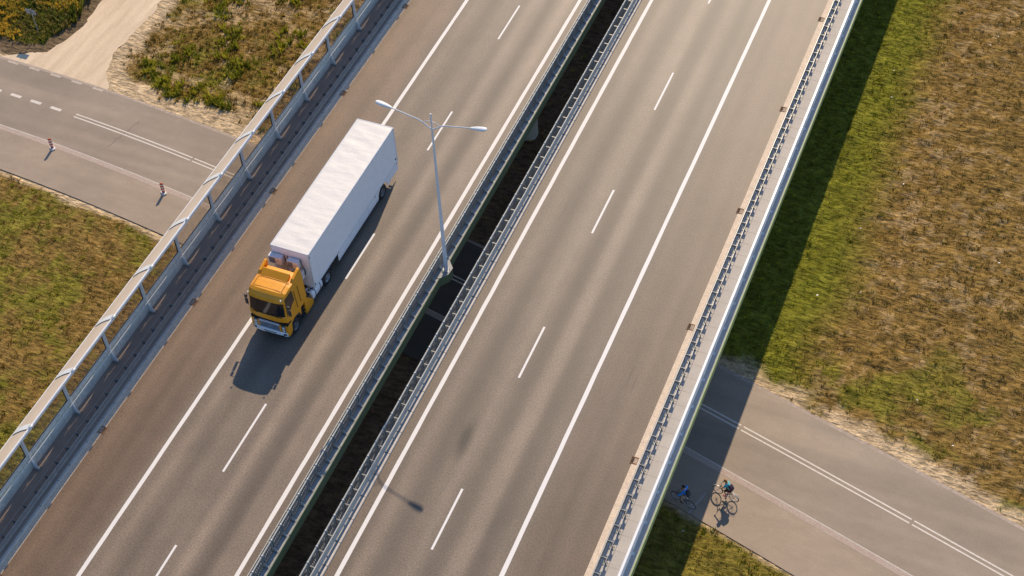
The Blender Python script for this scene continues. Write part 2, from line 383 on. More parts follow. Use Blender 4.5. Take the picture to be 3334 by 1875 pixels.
addb(blades(xx, yy, H+hh[k]*.8, np.full(len(xx), .16), np.full(len(xx), .10), 5, rs, np.tile(np.array([[.72, .46, .03]]), (len(xx), 1)), wid=.035))
weeds = np_mesh('flowering_weeds', np.concatenate(Vs), np.concatenate(Fs), mgr, np.concatenate(Cs_), smooth=False)
tag(weeds, kind='stuff')

rl = np.random.RandomState(77); V_, F_ = [], []
for (x0, x1, y0, y1, n) in ((29, 45, 8, 50, 16), (-38, -12, -10, 8, 5), (27, 34, -4, -1, 2)):
    for k in range(n):
        cx_, cy_ = rl.uniform(x0, x1), rl.uniform(y0, y1)
        if cy_ < road_c(cx_)+4 and cy_ > road_c(cx_)-7.5: continue
        a_ = rl.rand()*3.1; sz = rl.uniform(.04, .08); o_2 = len(V_)
        for (u_, w_) in ((-1, -.6), (1, -.5), (1.1, .6), (-.8, .5)): V_.append((cx_+sz*(u_*math.cos(a_)-w_*math.sin(a_)), cy_+sz*(u_*math.sin(a_)+w_*math.cos(a_)), H+.17+.03*rl.rand()))
        F_.append((o_2, o_2+1, o_2+2, o_2+3))
litter = build('litter', MB().add(V_, F_), MT['paint']); tag(litter, kind='stuff')

# ------------------------------------------------------------------ local road below
def ribbon(mb, x0, x1, o0, o1, z, step=1.0):
    n = max(1, int(abs(x1-x0)/step)); v = []; f = []
    for i in range(n+1):
        x = x0+(x1-x0)*i/n; sl = np.polyval(np.polyder(_cc), min(max(x, -60), 60)); q = math.sqrt(1+sl*sl)
        nx_, ny_ = -sl/q, 1/q
        c = float(road_c(x))
        for o in (o0, o1): v.append((x+nx_*o, c+ny_*o, z))
    for i in range(n): f.append((2*i, 2*i+2, 2*i+3, 2*i+1) if x1 > x0 else (2*i, 2*i+1, 2*i+3, 2*i+2))
    if o1 < o0: f = [tuple(reversed(q)) for q in f]
    return mb.add(v, f)
XE0, XE1 = -75, 75
local = build('road', ribbon(MB(), XE0, XE1, -3.15, 3.2, H+.02), MT['road']); tag(local, kind='structure')
MT['under'] = asphalt('shade_painted_asphalt', (.10, .078, .062), .06, 'x', grain=.1)  # same asphalt, bridge shade put into a darker base colour
build('underpass_road_shade', ribbon(MB(), -3, 23.5, -3.15, 3.2, H+.0225), MT['under'], local)  # dark sheet over the road, stands in for shade under the decks
build('underpass_path_shade', ribbon(MB(), -3, 23.5, -7.0, -3.55, H+.0325), MT['under'], local)  # matching painted-shade sheet over the path
build('road_edge_strip', ribbon(MB(), XE0, XE1, 3.2, 3.42, H+.016), simple('road_edging', (.42, .335, .27), .8, var=.15, scale=3, fine=9), local)
path = build('path', ribbon(MB(), XE0, XE1, -7.0, -3.55, H+.03), MT['path']); tag(path, kind='structure')
mb = MB(); ribbon(mb, XE0, XE1, -3.55, -3.15, H+.034)
def brickmat():
    m, n, l, b = newmat('brick_paving')
    tc = n.new('ShaderNodeTexCoord'); br = n.new('ShaderNodeTexBrick'); br.inputs['Scale'].default_value = 5
    br.inputs['Color1'].default_value = (.46, .32, .25, 1); br.inputs['Color2'].default_value = (.56, .46, .38, 1); br.inputs['Mortar'].default_value = (.35, .29, .25, 1); br.inputs['Mortar Size'].default_value = .03
    l.new(tc.outputs['Object'], br.inputs[0]); l.new(br.outputs[0], b.inputs['Base Color']); b.inputs['Roughness'].default_value = .85; return m
build('brick_strip', mb, brickmat(), path)
mb = MB(); ribbon(mb, XE0, XE1, -3.17, -3.11, H+.036); build('kerb_line', mb, MT['kerb'], path)
# centre markings
x = -26.75
while x < 60:
    for o in (-.15, .15):
        build('centre_line', ribbon(MB(), x+.06, x+10.9, o-.052, o+.052, H+.024), MT['oldpaint'], local)
    x += 11.0
for x in (-40.4, -38.5, -36.6, -34.7, -32.8, -30.9, -29.0):
    build('centre_dash', ribbon(MB(), x, x+.98, -.13, .13, H+.024), MT['oldpaint'], local)
for x in (-35.4, -33.4, -31.4, -29.4, -27.4):
    build('edge_dash', ribbon(MB(), x, x+.95, 3.02, 3.2, H+.026), simple('dusty_paint', (.52, .44, .36), .8, var=.15, scale=6), local)
mb = MB()
for a_, b_2 in (((27.1, .1), (27.62, 1.8)),):
    d_ = Vector((b_2[0]-a_[0], b_2[1]-a_[1])); q = Vector((-d_.y, d_.x)).normalized()*.06
    mb.add([(a_[0]-q.x, a_[1]-q.y, H+.036), (b_2[0]-q.x, b_2[1]-q.y, H+.036), (b_2[0]+q.x, b_2[1]+q.y, H+.036), (a_[0]+q.x, a_[1]+q.y, H+.036)], [(0, 3, 2, 1)])
build('faded_marking', mb, simple('faded_paint', (.40, .36, .33), .8, var=.2, scale=8), path)
v = []
for k in range(13):
    q = k/12; v.append((-21.7-.7*q+.05*math.sin(k*1.9), 18.5-3.2*q))
sm_ = MB()
for k in range(12):
    (ax, ay), (bx, by) = v[k], v[k+1]; sm_.add([(ax-.025, ay, H+.0235), (bx-.025, by, H+.0235), (bx+.025, by, H+.0235), (ax+.025, ay, H+.0235)], [(0, 1, 2, 3)])
build('road_seam', sm_, simple('crack_filler', (.16, .13, .11), .8), local)
# dirt access
mb = MB(); n = len(LEFT)
pts = []
rr = random.Random(4)
for i in range(n):
    ax, ay = LEFT[i]; bx, by = LEFT[(i+1) % n]; L = math.hypot(bx-ax, by-ay); k = max(1, int(L/.45))
    for j in range(k):
        t = j/k; jit = .10 if i not in (11,) else .03
        pts.append((ax+(bx-ax)*t+rr.uniform(-jit, jit), ay+(by-ay)*t+rr.uniform(-jit, jit)))
mb.add([(a_, b_2, H+.012) for a_, b_2 in pts], [tuple(range(len(pts)))])
dirt = build('dirt_road', mb, MT['dirt']); tag(dirt, kind='structure')
if dirt.data.polygons[0].normal.z < 0: dirt.data.flip_normals()
m_, n_, l_, b_ = newmat('tyre_marked_sand')
t1 = tex(n_, l_, 1.4, (1.0, .12, 1), 4); t2 = tex(n_, l_, 6, detail=5, rough=.7)
o_ = ramp(n_, l_, t1.outputs[0], [(.3, (.62, .475, .32)), (.7, (.80, .63, .44))]); o_ = mix(n_, l_, o_, ramp(n_, l_, t2.outputs[0], [(.3, .9), (.7, 1.08)]), 1, 'MULTIPLY')
l_.new(o_, b_.inputs['Base Color']); b_.inputs['Roughness'].default_value = .95; bump(n_, l_, b_, t1.outputs[0], .5, .05)
dirt.data.materials[0] = m_

# ------------------------------------------------------------------ bridge decks
Y0, Y1 = -60, 130
def sheet(x0, x1, z, y0=Y0, y1=Y1): return MB().add([(x0, y0, z), (x1, y0, z), (x1, y1, z), (x0, y1, z)], [(0, 1, 2, 3)])
carr_l = build('motorway_road', sheet(-3.86, 8.40, 0.0), MT['asphalt_l']); tag(carr_l, kind='structure')
carr_r = build('motorway_road', sheet(11.92, 24.40, 0.0), MT['asphalt_r']); tag(carr_r, kind='structure')
LW = .12
def line(x, par, w=LW, y0=Y0, y1=Y1, name='edge_line'):
    # slightly wobbly edges, as sprayed
    r_ = random.Random(int(x*100)); v = []; f = []; n_ = int((y1-y0)/1.2)
    for i in range(n_+1):
        y = y0+(y1-y0)*i/n_; j1 = r_.uniform(-.010, .010); j2 = r_.uniform(-.010, .010)
        v += [(x-w+j1, y, .004), (x+w+j2, y, .004)]
    for i in range(n_): f.append((2*i, 2*i+1, 2*i+3, 2*i+2))
    return build(name, MB().add(v, f), MT['paint'], par)
line(0, carr_l); line(7.724, carr_l); line(12.57, carr_r); line(20.476, carr_r)
for y in (44.1, 32.12, 20.10, 8.13, -5.92, -15.75, -27.5, 52.8):
    L = 4.0 if y != -5.92 else 4.9
    build('lane_dash', MB().add([(3.838-.065, y-L, .004), (3.838+.065, y-L, .004), (3.838+.065, y, .004), (3.838-.065, y, .004)], [(0, 1, 2, 3)]), MT['paint'], carr_l)
yR = 40.77
YL = None
for k in range(-2, 7):
    y = yR-12*k
    build('lane_dash', MB().add([(16.5-.065, y-4, .004), (16.5+.065, y-4, .004), (16.5+.065, y, .004), (16.5-.065, y, .004)], [(0, 1, 2, 3)]), MT['paint'], carr_r)

# two bridges, one per carriageway
def bridge(label, parts):
    t = empty('bridge', (0, 0, 0)); tag(t, label, 'bridge')
    for nm, mb, m in parts: build(nm, mb, m, t)
    return t
def xprof(poly): return MB().prism(poly, 'y', Y0, Y1)
bl = bridge('left highway bridge deck with noise barrier, lamp bracket and green painted edge', [
    ('deck_slab', xprof([(-6.2, -.02), (-4.28, -.02), (-3.5, -.02), (8.9, -.02), (8.9, -.45), (7.4, -.75), (6.2, -1.6), (-3.5, -1.6), (-4.8, -.75), (-6.2, -.45)]), MT['concrete']),
    ('gutter', xprof([(-4.17, -.015), (-3.86, -.015), (-3.86, .006), (-4.17, .016)]), MT['gutter']),
    ('kerb', xprof([(-4.33, -.015), (-4.17, -.015), (-4.17, .13), (-4.19, .15), (-4.33, .15)]), MT['kerb']),
    ('walkway', xprof([(-6.2, -.015), (-4.33, -.015), (-4.33, .147), (-6.2, .147)]), MT['darkwalk']),
    ('inner_kerb', xprof([(8.40, -.015), (8.56, -.015), (8.56, .10), (8.43, .10), (8.40, .08)]), MT['kerb']),
    ('ledge', xprof([(8.56, -.015), (9.19, -.015), (9.19, .08), (9.17, .104), (8.56, .098)]), MT['concrete']),
])
build('fascia', xprof([(9.192, .09), (9.215, .09), (9.215, -.62), (8.95, -.62), (8.95, -.45), (9.192, -.45)]), MT['green'], bl)
# lamp bracket bulging out of the ledge
bp = [(9.216, 6.03), (9.59, 6.52), (9.63, 7.05), (9.216, 7.55)]
build('lamp_bracket', MB().prism([(9.19, 6.03), (9.216, 6.03), (9.59, 6.52), (9.63, 7.05), (9.216, 7.55), (9.19, 7.55)], 'z', -.62, .088), MT['green'], bl)
build('bracket_top', MB().prism([(9.0, 6.0), (9.205, 6.0), (9.6, 6.5), (9.645, 7.06), (9.205, 7.58), (9.0, 7.58)], 'z', .105, .125), MT['concrete'], bl)
br_ = bridge('right highway bridge deck with light walkway and thin green edge strip', [
    ('deck_slab', xprof([(11.1, -.02), (26.45, -.02), (26.45, -.4), (24.8, -.75), (23.6, -1.6), (14.5, -1.6), (13.0, -.75), (11.1, -.45)]), MT['concrete']),
    ('ledge', xprof([(11.1, -.015), (11.80, -.015), (11.80, .10), (11.1, .10)]), MT['concrete']),
    ('inner_kerb', xprof([(11.80, -.015), (11.92, -.015), (11.92, .08), (11.90, .11), (11.80, .11)]), MT['kerb']),
    ('walkway', xprof([(24.88, -.015), (26.50, -.015), (26.50, .147), (24.88, .147)]), MT['walk']),
    ('kerb', xprof([(24.74, -.015), (24.88, -.015), (24.88, .15), (24.76, .15), (24.74, .13)]), MT['kerb']),
    ('edge_ledge', xprof([(26.50, -.02), (26.58, -.02), (26.58, .150), (26.50, .150)]), MT['concrete']),
    ('fascia', xprof([(26.582, .148), (26.64, .148), (26.64, -.42), (26.3, -.42), (26.3, -.40), (26.582, -.40)]), simple('pale_green_fascia', (.34, .44, .20), .6, var=.10)),
])
build('gutter', MB().prism([(24.40, -.015), (24.74, -.015), (24.74, .016), (24.40, .006)], 'y', Y0, 41.6), MT['gutter'], br_)
# joints across ledges and walkways
jm = simple('joint_sealant', (.10, .10, .10), .8, var=.2)
def joints(par, x0, x1, z, ys_, m=jm, wd=.012):
    for y in ys_: build('joint', MB().box(x0, x1, y-wd, y+wd, z-.01, z+.004), m, par)
joints(bl, 8.6, 9.22, .104, [4.87+6*k for k in range(-5, 8)])
joints(br_, 11.6, 11.93, .111, [-9.6+.55*0+1.5*k for k in range(-5, 32)])
joints(br_, 24.89, 26.2, .147, [-12+1.0*k for k in range(0, 60)], simple('sand_joint', (.46, .38, .31), .9, var=.1), .007)
joints(bl, -4.335, -4.18, .151, [-18+1.5*k+.2*(k % 3) for k in range(0, 34)])
# drain grates
def grate(x, y, par):
    o = empty('drain_grate', (x, y, 0)); o.parent = par
    build('frame', MB().box(-.20, .20, -.24, -.20, -.01, .022).box(-.20, .20, .20, .24, -.01, .022).box(-.20, -.16, -.20, .20, -.01, .022).box(.16, .20, -.20, .20, -.01, .022), MT['rust'], o)
    build('pit', MB().box(-.16, .16, -.20, .20, -.01, .0075), MT['hole'], o)
    g = MB()
    for k in range(5): g.box(-.15, .15, -.17+k*.085-.013, -.17+k*.085+.013, .006, .019)
    build('bars', g, MT['rust'], o)
for k in range(-2, 7): grate(-3.93, -10.76+10.02*k, bl)
for k in range(-2, 6): grate(24.47, -2.29+9.98*k, br_)
# piers
def pier(x, y, label, rx=.95, ry=.7):
    t = MB(); n = 28
    P = [(x+rx*math.copysign(abs(math.cos(a))**.7, math.cos(a)), y+ry*math.copysign(abs(math.sin(a))**.7, math.sin(a))) for a in [2*math.pi*k/n for k in range(n)]]
    t.prism(P, 'z', H-.2, -1.58); o = build('bridge_pier', t, MT['concrete'], bevel=0)
    tag(o, label, 'bridge pier'); return o
pier(6.05, 27.0, 'rounded concrete pier seen in the dark gap between the two bridges')

# ------------------------------------------------------------------ noise barrier (left edge)
def barrier():
    t = empty('noise_barrier', (-6.0, 0, 0)); tag(t, 'tall clear panel noise barrier with inward leaning beige canopy beside left carriageway', 'noise barrier')
    O = -6.0
    mg_, n, l, b = newmat('tinted_acrylic')
    for q in list(n):
        if q.type == 'BSDF_PRINCIPLED': n.remove(q)
    tp = n.new('ShaderNodeBsdfTransparent'); tp.inputs[0].default_value = (.93, .90, .86, 1)
    gl = n.new('ShaderNodeBsdfGlossy'); gl.inputs[0].default_value = (.9, .9, .9, 1); gl.inputs['Roughness'].default_value = .12
    df = n.new('ShaderNodeBsdfDiffuse'); df.inputs[0].default_value = (.45, .36, .28, 1)
    fr = n.new('ShaderNodeFresnel'); m1 = n.new('ShaderNodeMixShader'); m2 = n.new('ShaderNodeMixShader')
    n.remove(fr); m1.inputs[0].default_value = .05; l.new(tp.outputs[0], m1.inputs[1]); l.new(gl.outputs[0], m1.inputs[2])
    tn = tex(n, l, 2.5, detail=4); dv = ramp(n, l, tn.outputs[0], [(.3, .05), (.7, .16)]); l.new(dv, m2.inputs[0])
    l.new(m1.outputs[0], m2.inputs[1]); l.new(df.outputs[0], m2.inputs[2]); l.new(m2.outputs[0], n['Material Output'].inputs[0])
    mc, n, l, b = newmat('beige_canopy')
    tn = tex(n, l, .8); l.new(ramp(n, l, tn.outputs[0], [(.3, (.60, .485, .37)), (.7, (.66, .54, .42))]), b.inputs['Base Color']); b.inputs['Roughness'].default_value = .85; b.inputs['Specular IOR Level'].default_value = .15
    pan = simple('stained_concrete', (.86, .79, .67), .75, var=.09, scale=1.4, fine=6)
    # profile of the canopy: from (-6.16, 3.3) up and inward to (-4.75, 4.5)
    def cp(u):   # u 0..1, gently arched
        x = -6.16+1.38*u; z = 3.28+1.22*u+.07*math.sin(math.pi*u); return x-O, z
    post = MB()
    gus = MB().prism([(-5.98-O, .16), (-5.66-O, .16), (-5.66-O, .24), (-5.93-O, 1.05), (-5.98-O, 1.10)], 'y', -.035, .035)
    pb = MB().box(-6.12-O, -5.98-O, -.09, -.06, .15, 3.3).box(-6.12-O, -5.98-O, .06, .09, .15, 3.3).box(-6.07-O, -6.03-O, -.05, .05, .15, 3.3)
    pb.tube([(-5.955-O, 0, 1.0), (-5.955-O, 0, 3.2)], .06, 12)
    web = MB().box(-6.02-O, -5.95-O, -.055, .055, .16, 1.1)
    plate = MB().box(-6.02-O, -5.58-O, -.16, .16, .148, .172)
    for sx in (-5.64, -5.9):
        for sy in (-.12, .12): plate.lathe([(0, .05), (.022, .05), (.022, 0)], (sx-O, sy, .172), 'z', 8)
    arm = MB(); pts_o = [cp(k/12) for k in range(13)]
    lo = [(x, z-.02) for x, z in pts_o]; hi = [(x-.02, z+.05) for x, z in pts_o]
    for yy in (-.11, .09):
        v = []; f = []
        for (a_, b_2), (c_, d_) in zip(lo, hi): v += [(a_, yy, b_2), (a_, yy+.02, b_2), (c_, yy+.02, d_), (c_, yy, d_)]
        for i in range(12):
            q = 4*i
            for k in range(4): f.append((q+k, q+(k+1) % 4, q+4+(k+1) % 4, q+4+k))
        arm.add(v, f)
    v = []; f = []
    for (c_, d_) in hi: v += [(c_, -.20, d_+.002), (c_, .20, d_+.002)]
    for i in range(12): f.append((2*i, 2*i+2, 2*i+3, 2*i+1))
    v2 = [(a_, b_2, c_+.012) for a_, b_2, c_ in v]; n0 = len(v)
    f += [tuple(reversed([k+n0 for k in q])) for q in f[:12]]
    arm.add(v+v2, f)
    arm.lathe([(0, -.13), (.055, -.13), (.055, .13), (0, .13)], (cp(1)[0]+.07, 0, cp(1)[1]+.05), 'y', 12)
    sp = build('post', pb, simple('post_paint', (.80, .80, .79), .5, var=.05), t); g0 = build('gusset', gus, MT['white_steel'], sp); w0 = build('base_plate', plate, MT['darksteel'], sp); a0 = build('arm', arm, MT['white_steel'], sp)
    bevel = None
    # one bay: concrete panel, glass, glass frame, canopy sheet
    con = MB().box(-6.10-O, -6.0-O, .08, 3.92, -.2, 1.25)
    gls = MB().box(-6.075-O, -6.06-O, .10, 3.90, 1.36, 3.22)
    frm = MB().box(-6.11-O, -6.02-O, .09, 3.91, 1.27, 1.37).box(-6.11-O, -6.02-O, .09, 3.91, 3.20, 3.28).box(-6.11-O, -6.02-O, .075, .13, 1.37, 3.2).box(-6.11-O, -6.02-O, 3.87, 3.925, 1.37, 3.2)
    can = MB(); v = []; f = []
    for k in range(13):
        x, z = cp(k/12); v += [(x, 0.02, z), (x, 3.98, z), (x-.012, .02, z+.014), (x-.012, 3.98, z+.014)]
    for i in range(12):
        q = 4*i; f += [(q+0, q+1, q+5, q+4), (q+2, q+6, q+7, q+3), (q+0, q+4, q+6, q+2), (q+1, q+3, q+7, q+5)]
    f += [(0, 2, 3, 1), (48, 49, 51, 50)]
    can.add(v, f, False)
    c0 = build('concrete_panel', con, pan, t); gl0 = build('clear_panel', gls, mg_, t); fr0 = build('frame', frm, MT['white_steel'], gl0)
    fr0b = build('gasket', MB().box(-6.095-O, -6.015-O, .13, 3.87, 1.37, 1.385).box(-6.095-O, -6.015-O, .13, .145, 1.385, 3.2).box(-6.095-O, -6.015-O, 3.855, 3.87, 1.385, 3.2), MT['black'], gl0)
    cn0 = build('canopy_panel', can, mc, t)
    items = [sp, c0, gl0, cn0]
    ys_ = [-10.33+4.0*k for k in range(-5, 14)]
    for i, y in enumerate(ys_):
        for o in items:
            if i == 0: o.location.y = y
            else: dup(o, t, (0, y-ys_[0], 0))
    y0, y1 = ys_[0]-.3, ys_[-1]+4.3
    x, z = cp(1); build('edge_tube', MB().tube([(x+.01, y0, z-.02), (x+.01, y1, z-.02)], .06, 14), MT['matt_white'], t)
    build('edge_flange', MB().prism([(x+.0, z-.17), (x+.05, z-.17), (x+.05, z-.05), (x+.0, z-.05)], 'y', y0, y1), MT['white_steel'], t)
    x, z = cp(0); build('lower_flange', MB().box(x-.06, x-.015, y0, y1, z-.06, z+.03), MT['white_steel'], t)
    build('handrail', MB().tube([(-5.86-O, y0, 1.05), (-5.86-O, y1, 1.05)], .022, 8), MT['white_steel'], t)
    return t
barrier()

# ------------------------------------------------------------------ guard rails
def w_beam(x, zc, side, y0, y1, hh=.155):
    """side=+1: corrugated face towards +x"""
    pr = [(0, -1), (.042, -.86), (.042, -.55), (0, -.30), (0, .30), (.042, .55), (.042, .86), (0, 1)]
    P = [(x+side*a, zc+b*hh) for a, b in pr]+[(x+side*(a-.012), zc+b*hh) for a, b in reversed(pr)]
    if side < 0: P = P[::-1]
    return MB().prism(P, 'y', y0, y1)
def guardrail(x0, mir, label, ys_, zb):
    t = empty('guardrail', (x0, 0, zb)); tag(t, label, 'guardrail', 'guardrails along the carriageways')
    s = mir            # s = direction from post to road
    po = MB().box(-.05, .05, -.03, -.018, .02, .60).box(-.05, .05, .018, .03, .02, .60).box(-.008, .008, -.018, .018, .02, .60)
    br = MB().prism([(-.12*s, .60), (.24*s, .60), (.24*s, .48), (.08*s, .40), (-.06*s, .30), (-.12*s, .30)], 'y', -.008, .008).prism([(-.10*s, .600), (.26*s, .600), (.26*s, .606), (-.10*s, .606)], 'y', -.012, .012)
    pl = MB().box(-.13, .13, -.11, .11, 0, .02)
    for sx in (-.09, .09):
        for sy in (-.075, .075): pl.lathe([(0, .045), (.018, .045), (.018, 0)], (sx, sy, .02), 'z', 8)
    p0 = build('post', po, MT['darksteel'], t); build('bracket', br, MT['darksteel'], p0); build('base_plate', pl, MT['darksteel'], p0)
    for i, y in enumerate(ys_):
        if i == 0: p0.location.y = y
        else: dup(p0, t, (0, y-ys_[0], 0))
    y0, y1 = ys_[0]-.5, ys_[-1]+.5
    build('beam', w_beam(.25*s, .38, s, y0, y1, .25), MT['darksteel'], t)
    build('beam_top_rail', MB().box(.255*s-.010, .255*s+.010, y0, y1, .625, .640), MT['steel'], t)
    build('rear_rail', MB().box(-.09*s-.008, -.09*s+.008, y0, y1, .610, .624), MT['steel'], t)
    return t
guardrail(-4.72, 1, 'grey steel guardrail in shade between noise barrier and left carriageway', [-21.85+1.0*k for k in range(78)], .147)
guardrail(25.20, -1, 'grey steel guardrail on pale walkway beside right carriageway hard shoulder', [-14.9+1.0*k for k in range(78)], .147)

def median_rail(x, s, label, ys_, zb, beam_off):
    """s=+1: road on +x side"""
    t = empty('safety_railing', (x, 0, zb)); tag(t, label, 'railing', 'railings along the median gap')
    po = MB().prism([(-.06, .02), (.06, .02), (.05, .80), (.03, .96), (-.03, .96), (-.05, .80)], 'y', -.07, -.055).prism([(-.06, .02), (.06, .02), (.05, .80), (.03, .96), (-.03, .96), (-.05, .80)], 'y', .055, .07).box(-.045*1, -.03, -.055, .055, .02, .9)
    po.prism([(-s*.05, .02), (-s*.24, .02), (-s*.24, .05), (-s*.12, .13), (-s*.05, .34)], 'y', -.05, .05)
    cl = MB().lathe([(.030, -.07), (.062, -.06), (.062, .06), (.030, .07)], (0, 0, .96), 'y', 12)
    pl = MB().box(-.28 if s > 0 else -.1, .1 if s > 0 else .28, -.12, .12, 0, .018)
    for sy in (-.085, .085): pl.lathe([(0, .05), (.02, .05), (.02, 0)], (-s*.2, sy, .018), 'z', 8)
    p0 = build('post', po, MT['railsteel'], t); build('spacer_bracket', MB().box(min(0, s*beam_off), max(0, s*beam_off), -.03, .03, .66, .70), MT['darksteel'], p0); build('clamp', cl, MT['steel'], p0); build('base_plate', pl, MT['darksteel'], p0)
    sl = MB()
    for k in range(6):
        yy = .17+k*.132; sl.box(-.012, .012, yy-.036, yy+.036, .05, .82)
    sl.box(-.014, .014, .07, .93, .80, .90).box(-.013, .013, .07, .93, .03, .09)
    p1 = build('slatted_panel', sl, MT['darksteel'], t)
    for i, y in enumerate(ys_):
        if i == 0: p0.location.y = y; p1.location.y = y
        else: dup(p0, t, (0, y-ys_[0], 0)); dup(p1, t, (0, y-ys_[0], 0))
    y0, y1 = ys_[0]-.4, ys_[-1]+1.2
    build('top_pipe', MB().tube([(0, y0, .96), (0, y1, .96)], .045, 12), MT['railsteel'], t)
    b0 = build('beam', w_beam(s*beam_off, .44, s, y0, y1, .27), MT['railsteel'], t)
    build('beam_top_rail', MB().box(s*beam_off-.028, s*beam_off+.028, y0, y1, .715, .735), MT['railsteel'], t)
    return t
median_rail(8.87, -1, 'slatted steel railing on left bridge beside the dark gap and street lamp', [-19.24+1.0*k for k in range(82)], .10, .24)
median_rail(11.24, 1, 'slatted steel railing on right bridge beyond the dark gap', [-16.73+1.0*k for k in range(78)], .10, .40)

# parapet railing at the right edge
def parapet():
    t = empty('parapet_railing', (26.27, 0, .15)); tag(t, 'bright white metal railing with broad handrail on outer edge of right bridge', 'railing')
    po = MB().box(-.035, .035, -.006, .006, .02, 1.0).box(-.035, -.028, -.03, .03, .02, 1.0).box(.028, .035, -.03, .03, .02, 1.0)
    pl = MB().box(-.07, .12, -.09, .09, 0, .018)
    for sy in (-.06, .06): pl.lathe([(0, .04), (.016, .04), (.016, 0)], (.09, sy, .018), 'z', 8)
    p0 = build('post', po, MT['white_steel'], t); build('base_plate', pl, MT['white_steel'], p0)
    sl = MB()
    for k in range(1, 16): sl.box(-.008, .008, k*.125-.036, k*.125+.036, .08, .96)
    sl.box(-.012, .012, .03, 1.97, .06, .10)
    p1 = build('bar_panel', sl, simple('bright_bar_paint', (.90, .92, .94), .5, var=.03), t)
    ys_ = [-15.86+2.0*k for k in range(42)]
    for i, y in enumerate(ys_):
        if i == 0: p0.location.y = y; p1.location.y = y
        else: dup(p0, t, (0, y-ys_[0], 0)); dup(p1, t, (0, y-ys_[0], 0))
    build('handrail', MB().prism([(-.075, .985), (.075, .985), (.075, 1.02), (.055, 1.045), (-.055, 1.045), (-.075, 1.02)], 'y', ys_[0]-.5, ys_[-1]+2.4), MT['white_steel'], t)
    return t
parapet()

# ------------------------------------------------------------------ street lamp
def lamp():
    t = empty('street_lamp', (9.335, 6.77, .125)); tag(t, 'tall white double armed street lamp standing on bracket beside median gap', 'street lamp')
    t.rotation_euler = (0, R(.55), 0)
    pm = simple('pale_lamp_paint', (.74, .77, .80), .4, var=.03)
    build('pole', MB().tube([(0, 0, .03), (0, 0, 2.0), (0, 0, 6), (0, 0, 10.8), (0, 0, 11.55)], [.125, .118, .092, .062, .055], 16), pm, t)
    build('spike', MB().tube([(0, 0, 11.55), (0, 0, 12.65)], .045, 12), pm, t)
    pl = MB().box(-.2, .2, -.2, .2, 0, .03)
    for sx in (-.15, .15):
        for sy in (-.15, .15): pl.lathe([(0, .09), (.028, .09), (.028, 0)], (sx, sy, .03), 'z', 8)
    build('base_plate', pl, MT['steel'], t)
    build('access_door', MB().box(.098, .128, -.05, .05, .7, 1.25), simple('lamp_door', (.60, .64, .68), .5, var=.03), t)
    for s in (-1, 1):
        a = build('arm', MB().tube([(0, 0, 11.5), (s*.55, 0, 11.88), (s*.75, 0, 12.0), (s*2.4, 0, 12.36)], [.036, .036, .034, .032], 10), pm, t)
        h = MB()
        secs = [(2.32, .05, .04), (2.45, .10, .07), (2.7, .15, .10), (3.0, .17, .10), (3.2, .15, .08), (3.3, .08, .04)]
        v = []
        for (q, w_, g) in secs:
            z = 12.36+.19*(q-2.4)
            for k in range(12):
                a_ = 2*math.pi*k/12; ca, sa = math.cos(a_), math.sin(a_)
                v.append((s*q, math.copysign(abs(ca)**.7, ca)*w_, z+(sa*g if sa > 0 else sa*g*.35)))
        f = [(i*12+k, i*12+(k+1) % 12, (i+1)*12+(k+1) % 12, (i+1)*12+k) for i in range(5) for k in range(12)]+[tuple(range(12)), tuple(range(71, 59, -1))]
        h.add(v, f, True); hh = build('lamp_head', h, MT['white_steel'], t)
        build('lens', MB().box(min(s*2.75, s*3.12), max(s*2.75, s*3.12), -.1, .1, 12.42-.012, 12.44), simple('lamp_lens', (.55, .6, .65), .2, var=.02), hh)
    build('brace', MB().tube([(-.55, 0, 11.88), (-.3, .0, 12.04), (0, .03, 12.08), (.3, 0, 12.04), (.55, 0, 11.88)], .018, 8), pm, t)
lamp()

# ------------------------------------------------------------------ truck
def paint_mat(name, c, rough=.35, coat=.3, dirt=.12):
    m, n, l, b = newmat(name)
    t = tex(n, l, 2.2, detail=5, rough=.6); t2 = tex(n, l, 11, detail=3)
    o = ramp(n, l, t.outputs[0], [(.3, [x*(1-dirt) for x in c]), (.6, c)])
    o = mix(n, l, o, ramp(n, l, t2.outputs[0], [(.3, .94), (.7, 1.04)]), 1, 'MULTIPLY')
    l.new(o, b.inputs['Base Color']); b.inputs['Roughness'].default_value = rough; b.inputs['Coat Weight'].default_value = coat; b.inputs['Coat Roughness'].default_value = .15
    return m
OR = paint_mat('orange_paint', (.90, .37, .010), .4, .12); TW = paint_mat('trailer_white', (.88, .91, .94), .4, .1, .05)
CR = simple('chrome_grille', (.36, .42, .50), .25, metal=.5, var=.15)
GLS = simple('dark_glass', (.010, .012, .014), .06, var=.1, spec=.7)
def roofmat():
    m, n, l, b = newmat('wrinkled_roof_skin')
    t = tex(n, l, .9, (.35, 1.6, 1), 3, .5); t2 = tex(n, l, 9, detail=4, rough=.7)
    o = ramp(n, l, t2.outputs[0], [(.25, (.66, .60, .54)), (.5, (.80, .76, .71))]); l.new(o, b.inputs['Base Color']); b.inputs['Roughness'].default_value = .55
    bump(n, l, b, t.outputs[0], .5, .10); return m
